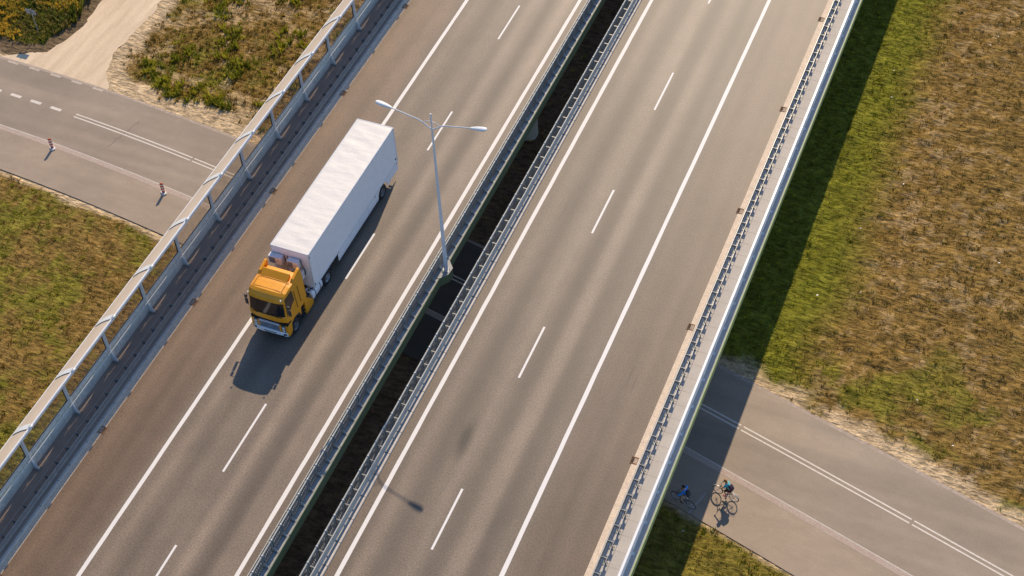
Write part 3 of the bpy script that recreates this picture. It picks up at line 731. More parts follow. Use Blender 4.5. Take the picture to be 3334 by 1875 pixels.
def wheel(par, x, y, r=.5, wd=.30, side=1, rimc=None):
    """outer face towards +x if side=1"""
    s = side
    t = build('wheel', MB().lathe([(r*.58, -wd*.5*s), (r*.86, -wd*.5*s), (r*.97, -wd*.40*s), (r, -wd*.25*s), (r, wd*.25*s), (r*.97, wd*.40*s), (r*.86, wd*.5*s), (r*.62, wd*.46*s), (r*.58, wd*.36*s)], (x, y, r), 'x', 32), MT['black'], par)
    rm = MB().lathe([(r*.60, wd*.44*s), (r*.57, wd*.40*s), (r*.50, wd*.12*s), (r*.30, wd*.05*s), (r*.28, wd*.30*s), (r*.14, wd*.34*s), (0, wd*.34*s)], (x, y, r), 'x', 32)
    for k in range(10):
        a = 2*math.pi*k/10; rm.lathe([(.016, .05*s), (.016, .13*s), (0, .13*s)], (x, y+math.cos(a)*r*.40, r+math.sin(a)*r*.40), 'x', 6)
    build('rim', rm, rimc or simple('steel_rim', (.17, .175, .18), .45, metal=.4), t)
    return t
def truck():
    t = empty('articulated_truck', (0, 0, 0)); tag(t, 'orange cab tractor unit pulling long plain white box trailer in left lane', 'truck')
    XL, XR = .60, 3.05; XC = (XL+XR)/2; HW = (XR-XL)/2
    # cab shell : profile (y,z) lofted across x with rounded front corners
    def prof(u):
        a = abs(u); fr = .16*a**4; tp = .05*a**3
        return [(.95, 1.30), (.95, 3.42-tp), (.45, 3.56-tp), (-.30, 3.60-tp), (-.92+fr*.8, 3.60-tp*1.6), (-1.10+fr, 3.50-tp), (-1.26+fr, 3.28-tp), (-1.33+fr, 3.08), (-1.27+fr, 3.03), (-1.40+fr, 2.05), (-1.46+fr, 1.98), (-1.47+fr, 1.66), (-1.40+fr, 1.52), (-.95, 1.46), (-.9, 1.30)]
    us = [-1, -.985, -.95, -.85, -.6, -.3, 0, .3, .6, .85, .95, .985, 1]
    def xo(u, z):   # tumblehome
        k = max(0, (z-2.2)/1.4); hw = HW-(.085*k if abs(u) > .9 else .085*k)
        ins = .03 if abs(u) == 1 else 0
        return XC+u*hw
    mb = MB(); n = 15; v = []; f = []
    for u in us:
        sh = {1: .0, .985: .0}.get(abs(u), 0)
        for (y, z) in prof(u):
            if abs(u) == 1: y = y*0.985; z = z-.02 if z > 3 else z
            v.append((xo(u, z), y, z))
    for i in range(len(us)-1):
        for k in range(n):
            f.append((i*n+k, i*n+(k+1) % n, (i+1)*n+(k+1) % n, (i+1)*n+k))
    f += [tuple(range(n-1, -1, -1)), tuple(range((len(us)-1)*n, len(us)*n))]
    mb.add(v, f)
    cab = build('cab', mb, OR, t, bevel=.02)
    # windscreen (curved, slightly proud)
    v = []; f = []
    U = [-.93+1.86*k/14 for k in range(15)]
    for u in U:
        fr = .16*abs(u)**4
        for (y, z) in ((-1.275+fr, 3.02), (-1.335+fr, 2.55), (-1.412+fr, 2.07)):
            v.append((xo(u, z), y-.012, z))
    for i in range(14):
        for k in range(2): f.append((i*3+k, (i+1)*3+k, (i+1)*3+k+1, i*3+k+1))
    ws = build('windscreen', MB().add(v, f, True), GLS, cab)
    wp = MB()
    for x in (1.15, 1.85, 2.45): wp.tube([(x, -1.47, 2.03), (x+.42, -1.45, 2.12)], .013, 6)
    wp.box(XL+.25, XR-.25, -1.455, -1.43, 2.035, 2.06)
    build('wiper', wp, MT['black'], ws)
    # roof furniture: panel seams, sloped air deflector, side wings
    ro = MB().box(.82, 2.80, -.05, -.03, 3.595, 3.612).box(.82, 2.80, -.78, -.765, 3.595, 3.61).box(.86, .875, -.76, -.06, 3.595, 3.61).box(2.68, 2.695, -.76, -.06, 3.595, 3.61)
    build('roof_seam', ro, simple('seam_shadow', (.25, .11, .01), .6), cab)
    build('roof_deflector', MB().prism([(-.0, 3.57), (.42, 3.80), (.47, 3.80), (.47, 3.50), (0, 3.50)], 'x', .90, 2.64), OR, cab, bevel=.015)
    for s in (-1, 1):
        x1 = XC+s*(HW-.02); x0 = XC+s*(HW-.26)
        mbw = MB(); P = [(.02, 3.50), (.25, 3.70), (.92, 3.86), (1.02, 3.86), (1.05, 3.2), (1.0, 1.5), (.80, 1.5), (.55, 3.4)]
        v = [(x0 if z > 3.45 else x1-s*.05, y, z) for y, z in P]+[(x1-s*max(0, (z-2.2)/1.4)*.08+s*.012, y, z) for y, z in P]
        nn = len(P); mbw.add(v, [tuple(range(nn)), tuple(range(2*nn-1, nn-1, -1))]+[(i, nn+i, nn+(i+1) % nn, (i+1) % nn) for i in range(nn)])
        build('side_fairing', mbw, OR, cab, bevel=.015)
        xx = XC+s*HW
        # side window
        wv = [(-1.06, 3.28), (-.24, 3.28), (-.20, 2.45), (-.52, 2.36), (-.92, 2.10), (-1.17, 2.10)]
        def sx(z, e): return xx-s*.085*max(0, (z-2.2)/1.4)+s*e
        v = [(sx(z, -.03), y, z) for y, z in wv]+[(sx(z, .006), y, z) for y, z in wv]
        build('side_window', MB().add(v, [tuple(range(5, -1, -1)), tuple(range(6, 12))]+[(i, (i+1) % 6, 6+(i+1) % 6, 6+i) for i in range(6)]), GLS, cab)
        dr = MB()
        for y, za, zb in ((-.06, 1.65, 3.05), (.36, 1.70, 3.05)):
            dr.add([(sx(zb, .01), y-.018, zb), (sx(zb, .01), y+.018, zb), (sx(zb, .03), y, zb), (sx(za, .01), y-.018, za), (sx(za, .01), y+.018, za), (sx(za, .03), y, za)], [(0, 3, 5, 2), (2, 5, 4, 1), (0, 1, 4, 3), (0, 2, 1), (3, 4, 5)])
        build('grab_handle', dr, MT['black'], cab)
        # mirrors
        mm = MB().box(min(xx+s*.10, xx+s*.27), max(xx+s*.10, xx+s*.27), -1.20, -1.10, 2.12, 2.62)
        mo = build('mirror', mm, MT['darkgrey'], cab, bevel=.03)
        build('mirror_arm', MB().tube([(xx-s*.04, -1.14, 2.95), (xx+s*.16, -1.15, 2.9), (xx+s*.18, -1.15, 2.6)], .016, 6).tube([(xx-s*.02, -1.2, 2.06), (xx+s*.16, -1.15, 2.1)], .016, 6).box(min(xx+s*.10, xx+s*.25), max(xx+s*.10, xx+s*.25), -1.19, -1.11, 2.70, 2.92), MT['darkgrey'], mo)
        # horns/air inlets by the window top
        build('corner_lamp', MB().box(xx-s*.17-.035, xx-s*.17+.035, -1.30, -1.23, 3.38, 3.45), MT['white_steel'], cab)
        # corner cowl, arch, steps
        y0 = -1.44
        cw = MB().prism([(y0+.02, .48), (-1.10, .45), (-.98, .62), (-.93, .95), (-.88, 1.15), (-.9, 1.34), (y0+.06, 1.30)], 'x', min(xx, xx-s*.20), max(xx, xx-s*.20))
        build('corner_cowl', cw, OR, t, bevel=.03)
        build('wheel_arch', MB().prism([(-1.04, .60), (-.98, .95), (-.80, 1.12), (-.50, 1.18), (-.22, 1.10), (-.02, .90), (.04, .62), (.10, .62), (.06, .98), (-.12, 1.20), (-.50, 1.28), (-.9, 1.22), (-1.10, 1.0)], 'x', min(xx-.02*s, xx-s*.40), max(xx-.02*s, xx-s*.40)), MT['darkgrey'], t)
        build('arch_panel', MB().prism([(-.88, 1.20), (-.50, 1.29), (-.12, 1.22), (.08, 1.0), (.12, .8), (.16, .8), (.22, 1.30), (-.88, 1.31)], 'x', min(xx, xx-s*.12), max(xx, xx-s*.12)), OR, t)
        st = MB()
        for z in (.30, .62, .94): st.box(min(xx-.03*s, xx-s*.40), max(xx-.03*s, xx-s*.40), .18, .68, z, z+.03)
        st.box(min(xx-.25*s, xx-s*.42), max(xx-.25*s, xx-s*.42), .17, .69, .2, 1.25)
        build('cab_step', st, MT['darkgrey'], t)
        build('side_box', MB().prism([(.68, .22), (1.50, .26), (1.58, .34), (1.58, .62), (1.02, 1.30), (.68, 1.40)], 'x', min(xx, xx-s*.42), max(xx, xx-s*.42)), OR, t, bevel=.02)
        tk = MB(); P = []
        for k in range(20):
            a = 2*math.pi*k/20; ca, sa = math.cos(a), math.sin(a)
            P.append((xx-s*.36+math.copysign(abs(ca)**.5, ca)*.33, .68+math.copysign(abs(sa)**.5, sa)*.32))
        tk.prism(P, 'y', 1.64, 2.86); to = build('fuel_tank', tk, TW, t, bevel=.02)
        bd = MB()
        P2 = [(a_+(a_-(xx-s*.36))*.03, b_2+(b_2-.68)*.03) for a_, b_2 in P]
        for y in (1.95, 2.55): bd.prism(P2, 'y', y, y+.05)
        for y in (1.8, 2.25): bd.lathe([(.05, 0), (.05, .05), (0, .05)], (xx-s*.36, y, 1.005), 'z', 10)
        build('tank_strap', bd, MT['black'], to)
    # front end
    build('grille_housing', MB().box(XL+.02, XR-.02, -1.36, -.9, .5, 1.50), MT['hole'], t)
    gr = MB()
    for k in range(6): gr.box(1.16, 2.49, -1.445, -1.40, .74+k*.088, .74+k*.088+.055)
    gr.box(1.12, 2.53, -1.42, -1.37, .70, 1.28); gr.lathe([(.0, -.03), (.085, -.025), (.10, 0)], (XC, -1.445, 1.0), 'y', 4, False)
    g = build('grille', gr, CR, t); build('grille_top_bar', MB().box(1.16, 2.49, -1.455, -1.36, 1.275, 1.33), TW, g)
    for s in (-1, 1):
        x = XC+s*.72; build('front_strip', MB().box(x-.055, x+.055, -1.46, -1.36, .62, 1.30), OR, t, bevel=.01)
        x0, x1 = sorted((XC+s*.79, XC+s*1.04)); hl = build('headlight', MB().box(x0, x1, -1.435, -1.36, .74, 1.25), simple('headlight_glass', (.20, .23, .26), .1, var=.3), t, bevel=.02)
        lm = MB()
        for z in (.88, 1.1): lm.lathe([(0, -.012), (.07, -.008), (.085, 0)], ((x0+x1)/2, -1.437, z), 'y', 14)
        build('reflector', lm, MT['white_steel'], hl)
    bm = MB(); v = []; f = []
    for k in range(13):
        u = -1+k/6; x = XC+u*(HW-.04); y = -1.53+.13*abs(u)**4
        v += [(x, y, .44), (x, y, .70), (x, y+.06, .745), (x, -1.3, .745), (x, -1.3, .44)]
    for i in range(12):
        for k in range(5): f.append((i*5+k, i*5+(k+1) % 5, (i+1)*5+(k+1) % 5, (i+1)*5+k))
    f += [(4, 3, 2, 1, 0), (60, 61, 62, 63, 64)]
    b_o = build('bumper', MB().add(v, f), TW, t, bevel=.015)
    sl = MB().box(1.42, 2.24, -1.545, -1.5, .60, .645).box(1.5, 2.75, -1.54, -1.5, .455, .51)
    for s in (-1, 1):
        for k in range(4): sl.box(XC+s*(.93+.045*k)-.013, XC+s*(.93+.045*k)+.013, -1.52+.02*k, -1.43, .54, .68)
    build('bumper_slots', sl, MT['hole'], b_o)
    # chassis
    ch = MB().box(1.35, 1.55, -.8, 5.0, .62, .95).box(2.1, 2.3, -.8, 5.0, .62, .95).box(1.0, 2.6, -.62, -.42, .42, .60).box(1.0, 2.6, 3.35, 3.65, .4, .62).box(.75, 2.85, 1.0, 2.0, .90, .96)
    build('chassis', ch, MT['darkgrey'], t)
    for k, (x, s) in enumerate(((XR-.17, 1), (XL+.17, -1))):
        wheel(t, x, -.52, .5, .30, s); wheel(t, x, 3.48, .5, .32, s, simple('bright_rim', (.30, .32, .34), .35, metal=.5))
        fd = MB(); P = []; Q = []
        for k2 in range(13):
            a = math.pi*(.02+.96*k2/12); P.append((3.48+math.cos(a)*.62, .5+math.sin(a)*.60)); Q.append((3.48+math.cos(a)*.59, .5+math.sin(a)*.57))
        fd.prism(P+Q[::-1], 'x', x-.17, x+.17); build('mudguard', fd, MT['darkgrey'], t)
    # trailer
    tx0, tx1, ty0, ty1, tz0, tz1 = .55, 3.03, 2.0, 13.50, 1.12, 3.97
    tr = build('trailer_box', MB().box(tx0, tx1, ty0, ty1, tz0, tz1), TW, t, bevel=.02)
    # roof skin: gently wrinkled sheet
    v = []; f = []; nx_, ny_ = 21, 91
    rn = np.random.RandomState(5)
    gx, gy = np.meshgrid(np.linspace(tx0+.05, tx1-.05, nx_), np.linspace(ty0+.05, ty1-.05, ny_), indexing='ij')
    wz = np.abs(((gy*.9+fbm(gx, gy, 1.5, 201)*1.6+gx*.25) % 1.0)-.5)*.030+fbm(gx, gy, .5, 211)*.010
    ed = np.minimum(np.minimum(gx-tx0-.05, tx1-.05-gx), np.minimum(gy-ty0-.05, ty1-.05-gy)); wz = wz*sstep(0, .25, ed)
    v = np.stack([gx.ravel(), gy.ravel(), (3.982+wz).ravel()], 1).tolist()
    f = [(i*ny_+j, (i+1)*ny_+j, (i+1)*ny_+j+1, i*ny_+j+1) for i in range(nx_-1) for j in range(ny_-1)]
    build('roof_skin', MB().add(v, f, True), roofmat(), tr)
    fm = MB().box(tx0-.012, tx0+.05, ty0, ty1, 3.93, 3.992).box(tx1-.05, tx1+.012, ty0, ty1, 3.93, 3.992).box(tx0+.05, tx1-.05, ty0-.01, ty0+.05, 3.93, 3.992).box(tx0+.05, tx1-.05, ty1-.05, ty1+.012, 3.93, 3.992)
    fm.box(tx1-.04, tx1+.012, ty0-.012, ty0+.05, 1.1, 3.93).box(tx1-.04, tx1+.012, ty1-.06, ty1+.012, 1.1, 3.93).box(tx0-.012, tx0+.04, ty0-.012, ty0+.05, 1.1, 3.93)
    fm.box(tx1-.02, tx1+.014, ty0+.05, ty1-.06, 1.10, 1.17)
    build('frame_trim', fm, simple('trim_white', (.66, .70, .74), .4, var=.05), tr)
    # skirts
    segs = [(4.98, 6.64), (6.66, 7.88), (7.90, 9.10), (9.12, 10.22)]
    for s, xx in ((1, tx1), (-1, tx0)):
        for a_, b_2 in segs: build('skirt_panel', MB().box(min(xx-s*.035, xx), max(xx-s*.035, xx), a_+.008, b_2-.008, .42, 1.10), TW, tr, bevel=.006)
        P = [(10.24, .42), (10.24, 1.10), (12.30, 1.10), (12.30, .45), (11.90, .45)]+[(11.2+math.cos(a)*.64, .52+math.sin(a)*.60) for a in [math.pi*k/10 for k in range(11)]]+[(10.5, .42)]
        build('wheel_skirt', MB().prism(P, 'x', min(xx-s*.035, xx), max(xx-s*.035, xx)), TW, tr)
        build('skirt_panel', MB().box(min(xx-s*.035, xx), max(xx-s*.035, xx), 12.32, 13.45, .50, 1.10), TW, tr, bevel=.006)
        mk = MB()
        for y in (5.1, 10.15, 13.3): mk.box(min(xx, xx+s*.012), max(xx, xx+s*.012), y-.05, y+.05, 1.02, 1.08)
        build('marker_lamp', mk, simple('amber_lens', (.55, .12, .02), .3), tr)
        for y in (10.6, 11.75) if False else (11.2,): wheel(t, xx-s*.16, y, .5, .32, s)
    build('underframe', MB().box(1.2, 1.35, 2.2, 13.3, .85, 1.11).box(2.25, 2.4, 2.2, 13.3, .85, 1.11).box(.62, 2.96, 5.2, 13.2, 1.0, 1.08).box(.8, 2.8, 11.12, 11.28, .42, .58), MT['darkgrey'], tr)
    build('rear_lamp', MB().box(tx1-.35, tx1-.05, ty1, ty1+.03, .95, 1.08).box(tx0+.05, tx0+.35, ty1, ty1+.03, .95, 1.08), simple('red_lens', (.4, .02, .01), .3), tr)
    build('side_bracket', MB().box(tx1+.001, tx1+.03, 13.2, 13.32, 1.45, 1.55).box(tx1+.001, tx1+.02, 2.05, 2.1, 3.6, 3.78).box(tx1+.001, tx1+.02, 2.1, 2.16, 1.25, 1.42), MT['darkgrey'], tr)
    # nose details: ducts and three cooling units
    nm = simple('nose_panel', (.62, .58, .56), .5, var=.08)
    build('nose_duct', MB().box(.92, 1.42, ty0-.06, ty0, 1.25, 2.95).box(.66, .92, ty0-.03, ty0, 1.25, 3.0), nm, tr)
    um = simple('unit_casing', (.82, .83, .84), .4, var=.04); gm = simple('unit_grille', (.24, .26, .29), .6, var=.2)
    for (x0, x1, z0, z1, d, kind) in ((.50, 1.36, 2.86, 3.44, .40, 0), (1.72, 2.44, 2.88, 3.44, .40, 0), (1.72, 2.58, 2.02, 2.66, .36, 1)):
        u = build('cooling_unit', MB().box(x0, x1, ty0-d, ty0-.06, z0, z1), um, tr, bevel=.015)
        build('mount', MB().box(x0+.05, x1-.05, ty0-.06, ty0, z0+.1, z1-.1).box(x0+.08, x1-.02, ty0-d+.05, ty0-.05, z0-.06, z0-.01), MT['black'], u)
        if kind == 0:
            g = MB(); xm = x0+(x1-x0)*.52
            g.box(x0+.04, xm, ty0-d-.008, ty0-d, z0+.06, z1-.06)
            for k in range(8): g.box(x0+.04, xm, ty0-d-.02, ty0-d-.008, z0+.08+k*.055, z0+.10+k*.055)
            build('intake_grille', g, gm, u)
            build('unit_badge', MB().box(xm+.1, xm+.2, ty0-d-.006, ty0-d, z0+.3, z0+.34), MT['darksteel'], u)
        else:
            g = MB().lathe([(.24, -.012), (.24, 0)], (x0+.3, ty0-d, (z0+z1)/2), 'y', 28).lathe([(0, -.006), (.235, -.006)], (x0+.3, ty0-d, (z0+z1)/2), 'y', 28)
            for k in range(5):
                a = 2*math.pi*k/5; c_ = Vector((x0+.3, ty0-d-.008, (z0+z1)/2)); g.tube([c_, c_+Vector((math.cos(a)*.22, 0, math.sin(a)*.22))], [.012, .03], 6)
            build('fan', g, MT['hole'], u); build('fan_hub', MB().lathe([(0, -.03), (.05, -.028), (.06, -.006)], (x0+.3, ty0-d, (z0+z1)/2), 'y', 14), MT['white_steel'], u)
    build('hose', MB().tube([(1.40, 1.9, 3.5), (1.47, 1.85, 3.3), (1.46, 1.9, 3.0), (1.60, 1.88, 2.9), (1.66, 1.92, 3.2), (1.58, 1.94, 3.42)], .022, 6).tube([(2.48, 1.9, 3.5), (2.55, 1.85, 3.1), (2.62, 1.9, 2.8), (2.66, 1.92, 2.5), (2.6, 1.9, 2.2)], .026, 6).tube([(1.9, 1.6, 1.3), (2.2, 1.3, 1.05), (2.75, 1.7, 1.08), (2.9, 2.1, 1.06)], .022, 6), MT['black'], tr)
    return t
truck()

# ------------------------------------------------------------------ delineators and road sign
def delineator(x, y, rz, label):
    t = empty('delineator_post', (x, y, H+.034), rz); tag(t, label, 'traffic delineator', 'striped delineators along the kerb')
    build('base_plate', MB().prism([(-.20, -.16), (.20, -.16), (.24, -.12), (.24, .12), (.20, .16), (-.20, .16), (-.24, .12), (-.24, -.12)], 'z', 0, .09), MT['white_steel'], t, bevel=.015)
    P = [(-.115, .10), (.115, .10), (.115, .93), (.08, .99), (0, 1.015), (-.08, .99), (-.115, .93)]
    m, n, l, b = newmat('red_orange_plastic'); b.inputs['Base Color'].default_value = (.60, .085, .02, 1); b.inputs['Roughness'].default_value = .4
    bo = build('panel', MB().prism(P, 'x', -.035, .035), m, t, bevel=.01)
    for sd_ in (-1, 1):
        v = []; f = []
        for k in range(3):
            z0 = .26+k*.235
            q = len(v); xx = sd_*.0375
            v += [(xx, -.095, z0+.05), (xx, .095, z0-.03), (xx, .095, z0+.09), (xx, -.095, z0+.17)]
            f.append((q, q+1, q+2, q+3) if sd_ > 0 else (q+3, q+2, q+1, q))
        build('reflective_stripes', MB().add(v, f), MT['white_steel'], bo)
    return t
delineator(-26.2, 13.72, R(-38), 'red and white striped delineator on white foot, farther from the noise barrier')
delineator(-15.9, 12.5, R(-38), 'red and white striped delineator on white foot, nearer the noise barrier')
t = empty('road_sign', (-35.0, 24.8, H)); tag(t, 'small grey rectangular road sign on post among weeds, seen from behind', 'road sign')
build('post', MB().tube([(0, 0, 0), (0, 0, 2.45)], .038, 10), MT['steel'], t)
pn = build('sign_panel', MB().box(-.48, .48, -.065, -.045, 1.98, 2.42), simple('sign_back', (.40, .42, .45), .5, metal=.2), t, bevel=.008)
build('clamp_bracket', MB().box(-.06, .06, -.10, -.066, 1.98, 2.42), MT['darksteel'], pn)

# ------------------------------------------------------------------ bicycles
def bicycle(x, y, rz, steer, label, group, fenders=False, frame_c=(.05, .06, .07)):
    t = empty('bicycle', (x, y, H+.036), rz); tag(t, label, 'bicycle', group)
    r = .345; WB = 1.06
    fm = simple('bike_frame', frame_c, .35, var=.05); al = simple('bike_alloy', (.55, .56, .58), .35, metal=.6)
    def whl(cx, par):
        o = build('wheel', MB(), MT['black'], par) if False else None
        tb = MB(); n = 40; m = 8; v = []
        for i in range(n):
            a = 2*math.pi*i/n
            for k in range(m):
                b = 2*math.pi*k/m; rr_ = r-.022+.022*math.cos(b); v.append((cx+rr_*math.cos(a), .024*math.sin(b), r+rr_*math.sin(a)))
        tb.add(v, [(i*m+k, ((i+1) % n)*m+k, ((i+1) % n)*m+(k+1) % m, i*m+(k+1) % m) for i in range(n) for k in range(m)], True)
        o = build('wheel', tb, MT['black'], par)
        rm = MB(); v = []
        for i in range(n):
            a = 2*math.pi*i/n
            for (q, w_) in ((r-.040, -.011), (r-.040, .011), (r-.058, .008), (r-.058, -.008)): v.append((cx+q*math.cos(a), w_, r+q*math.sin(a)))
        rm.add(v, [(i*4+k, ((i+1) % n)*4+k, ((i+1) % n)*4+(k+1) % 4, i*4+(k+1) % 4) for i in range(n) for k in range(4)])
        rm.lathe([(0, -.05), (.025, -.045), (.018, 0), (.025, .045), (0, .05)], (cx, 0, r), 'y', 10)
        for k in range(18):
            a = 2*math.pi*k/18; rm.tube([(cx, .03*(-1)**k, r), (cx+(r-.055)*math.cos(a), 0, r+(r-.055)*math.sin(a))], .0028, 4, False)
        build('rim', rm, al, o); return o
    whl(0, t)                                  # rear wheel at origin, front at x = WB
    fw = whl(WB, t)
    head = Vector((WB-.20, 0, .86)); headb = Vector((WB-.145, 0, .70)); bb = Vector((.44, 0, .29)); seat = Vector((.29, 0, .80))
    fr = MB()
    fr.tube([headb, bb], .021, 8).tube([seat, bb], .017, 8).tube([head+Vector((0, 0, -.03)), seat+Vector((.02, 0, -.06))], .017, 8).tube([head, headb], .022, 8)
    for s in (-1, 1):
        fr.tube([bb, (0, s*.06, r)], .010, 6).tube([seat+Vector((.02, 0, -.08)), (0, s*.055, r)], .008, 6)
    build('frame', fr, fm, t)
    fk = MB()
    for s in (-1, 1): fk.tube([headb, headb+Vector((.02, s*.05, -.06)), (WB, s*.055, r)], .012, 6)
    build('fork', fk, fm, t)
    hb = MB(); st = head+Vector((.02, 0, .17)); ca, sa = math.cos(steer), math.sin(steer)
    def hp(s, a, b): return st+Vector((a*ca-s*b*sa*1, a*sa+s*b*ca, 0))
    hb.tube([head, st], .016, 8).tube([hp(-1, -.05, .30), hp(-1, .0, .08), hp(1, 0, .08), hp(1, -.05, .30)], .014, 8)
    o = build('handlebar', hb, MT['darkgrey'], t)
    gp = MB()
    for s in (-1, 1): gp.tube([hp(s, -.035, .21), hp(s, -.052, .315)], .019, 8).tube([hp(s, .0, .18), hp(s, .05, .23)], .007, 6)
    build('grip', gp, MT['black'], o)
    sa_ = MB().ell((.24, 0, .97), (.14, .075, .03)).tube([seat, (.27, 0, .95)], .013, 8)
    build('saddle', sa_, MT['black'], t)
    cr = MB().lathe([(.02, -.005), (.09, -.005), (.09, .005), (.02, .005)], (bb.x, -.05, bb.z), 'y', 20)
    cr.tube([bb+Vector((0, -.07, 0)), bb+Vector((.10, -.08, -.13))], .011, 6).tube([bb+Vector((0, .07, 0)), bb+Vector((-.10, .08, .13))], .011, 6)
    cr.box(bb.x+.05, bb.x+.15, -.17, -.08, bb.z-.14, bb.z-.12).box(bb.x-.15, bb.x-.05, .08, .17, bb.z+.12, bb.z+.14)
    build('crankset', cr, al, t)
    if fenders:
        for cx, a0, a1 in ((0, 35, 175), (WB, 20, 130)):
            v = []; f = []; n = 16
            for i in range(n+1):
                a = R(a0+(a1-a0)*i/n)
                for w_ in (-.026, .026): v.append((cx+(r+.022)*math.cos(a), w_, r+(r+.022)*math.sin(a)))
            f = [(2*i, 2*i+1, 2*i+3, 2*i+2) for i in range(n)]; v2 = [(a_*1.0, b_2, c_+.004) for a_, b_2, c_ in v]; k = len(v)
            build('mudguard', MB().add(v+v2, f+[tuple(reversed([q+k for q in g])) for g in f]), al, t)
        build('rear_rack', MB().tube([(-.25, -.05, .74), (.2, -.05, .76)], .007, 6).tube([(-.25, .05, .74), (.2, .05, .76)], .007, 6).tube([(0, .06, r), (-.1, .05, .74)], .006, 6).tube([(0, -.06, r), (-.1, -.05, .74)], .006, 6), al, t)
    return t

# ------------------------------------------------------------------ people
def skin_mesh(name, nodes, edges, mat, parent, sub=2, root=None):
    me = bpy.data.meshes.new(name); keys = list(nodes)
    me.from_pydata([tuple(nodes[k][0]) for k in keys], [(keys.index(a), keys.index(b)) for a, b in edges], [])
    me.materials.append(mat); o = bpy.data.objects.new(name, me); COL.objects.link(o)
    if parent: o.parent = parent
    sk = o.modifiers.new('skin', 'SKIN'); sk.use_smooth_shade = True
    if not me.skin_vertices: me.attributes.new('skin', 'FLOAT', 'POINT') if False else None
    lay = me.skin_vertices[0].data if len(me.skin_vertices) else None
    if lay is None:
        bpy.context.view_layer.objects.active = o
        o.select_set(True); bpy.ops.mesh.customdata_skin_add(); o.select_set(False); lay = me.skin_vertices[0].data
    for i, k in enumerate(keys):
        r = nodes[k][1]; r = r if isinstance(r, tuple) else (r, r)
        lay[i].radius = r; lay[i].use_root = (k == (root or keys[0]))
    ss = o.modifiers.new('sub', 'SUBSURF'); ss.levels = sub; ss.render_levels = sub
    return o
def person(x, y, rz, p, label, group, mats):
    """rider in bicycle coordinates (x forward, y left, rear hub at x=0)"""
    t = empty('person', (x, y, H+.036), rz); tag(t, label, 'person', group)
    V3 = Vector
    hip = V3(p['hip']); chest = V3(p['chest']); neck = V3(p['neck']); head = V3(p['head'])
    N = {'pelvis': (hip, (.13, .11)), 'waist': ((hip+chest)/2, (.125, .10)), 'chest': (chest, (.15, .12)), 'neck0': (neck, .07), 'neck1': (neck.lerp(head, .35), .058)}
    Ed = [('pelvis', 'waist'), ('waist', 'chest'), ('chest', 'neck0'), ('neck0', 'neck1')]
    hd = (head-neck).normalized()
    N['head'] = (head, (.078, .092)); N['crown'] = (head+V3((-.01, 0, .075)), .066); Ed += [('neck1', 'head'), ('head', 'crown')]
    N['nose'] = (head+V3((.098, 0, -.01)), .013); Ed.append(('head', 'nose'))
    sleeve = {}; leg = {}
    for s, nm in ((1, 'l'), (-1, 'r')):
        sh = chest.lerp(neck, .55)+V3((0, s*p['sw'], 0)); el = V3(p['elbow_'+nm]); wr = V3(p['wrist_'+nm])
        N['sh'+nm] = (sh, .058); N['el'+nm] = (el, .042); N['wr'+nm] = (wr, .027)
        Ed += [('neck0', 'sh'+nm), ('sh'+nm, 'el'+nm), ('el'+nm, 'wr'+nm)]
        d = (wr-el).normalized(); palm = wr+d*.055; N['pa'+nm] = (palm, (.036, .018)); Ed.append(('wr'+nm, 'pa'+nm))
        side = V3((0, s, 0)); dn = V3((.2, 0, -1)).normalized()
        for k, (off_, ln) in enumerate(((-.030, .055), (-.010, .065), (.010, .060), (.028, .048))):
            b0 = palm+d*.028+side*off_; b1 = b0+(d*.6+dn*.6)*ln*.6; b2 = b1+(dn-d*.5).normalized()*ln*.5
            for j, q in enumerate((b0, b1, b2)): N[f'f{nm}{k}{j}'] = (q, .0095-.001*j)
            Ed += [('pa'+nm, f'f{nm}{k}0'), (f'f{nm}{k}0', f'f{nm}{k}1'), (f'f{nm}{k}1', f'f{nm}{k}2')]
        th0 = palm-side*.034; th1 = th0+(dn+d*.5)*.035; N['t'+nm+'0'] = (th0, .011); N['t'+nm+'1'] = (th1, .009); Ed += [('wr'+nm, 't'+nm+'0'), ('t'+nm+'0', 't'+nm+'1')]
        hj = hip+V3((.02, s*.09, -.03)); kn = V3(p['knee_'+nm]); an = V3(p['ankle_'+nm]); toe = an+V3((.15, 0, -.07)); 
        N['hj'+nm] = (hj, .092); N['kn'+nm] = (kn, .058); N['cf'+nm] = (kn.lerp(an, .35), .055); N['an'+nm] = (an, .036); N['to'+nm] = (toe, (.036, .022))
        Ed += [('pelvis', 'hj'+nm), ('hj'+nm, 'kn'+nm), ('kn'+nm, 'cf'+nm), ('cf'+nm, 'an'+nm), ('an'+nm, 'to'+nm)]
        sleeve[nm] = (sh, el, wr); leg[nm] = (hj, kn, an, toe)
    body = skin_mesh('body', N, Ed, mats['skin'], t, 2, 'pelvis')
    e = MB()
    for s in (-1, 1): e.ell(head+V3((.083, s*.032, .012)), (.012, .014, .009), 8, 6)
    build('eyes', e, MT['hole'], t)
    # top
    G = .016; T = {'w': (hip.lerp(chest, .12), (.145, .12)), 'm': (hip.lerp(chest, .5), (.14, .115)), 'c': (chest, (.165, .135)), 'n': (neck, .082)}; TE = [('w', 'm'), ('m', 'c'), ('c', 'n')]
    for nm in 'lr':
        sh, el, wr = sleeve[nm]; T['s'+nm] = (sh, .075); TE.append(('n', 's'+nm))
        if p['long']: T['e'+nm] = (el, .060); T['x'+nm] = (wr.lerp(el, .06), .038); TE += [('s'+nm, 'e'+nm), ('e'+nm, 'x'+nm)]
        else: T['e'+nm] = (sh.lerp(el, .6), .062); TE += [('s'+nm, 'e'+nm)]
    skin_mesh('jacket' if p['long'] else 't_shirt', T, TE, mats['top'], t, 2, 'w')
    S = {'p': (hip, (.145, .125))}; SE = []
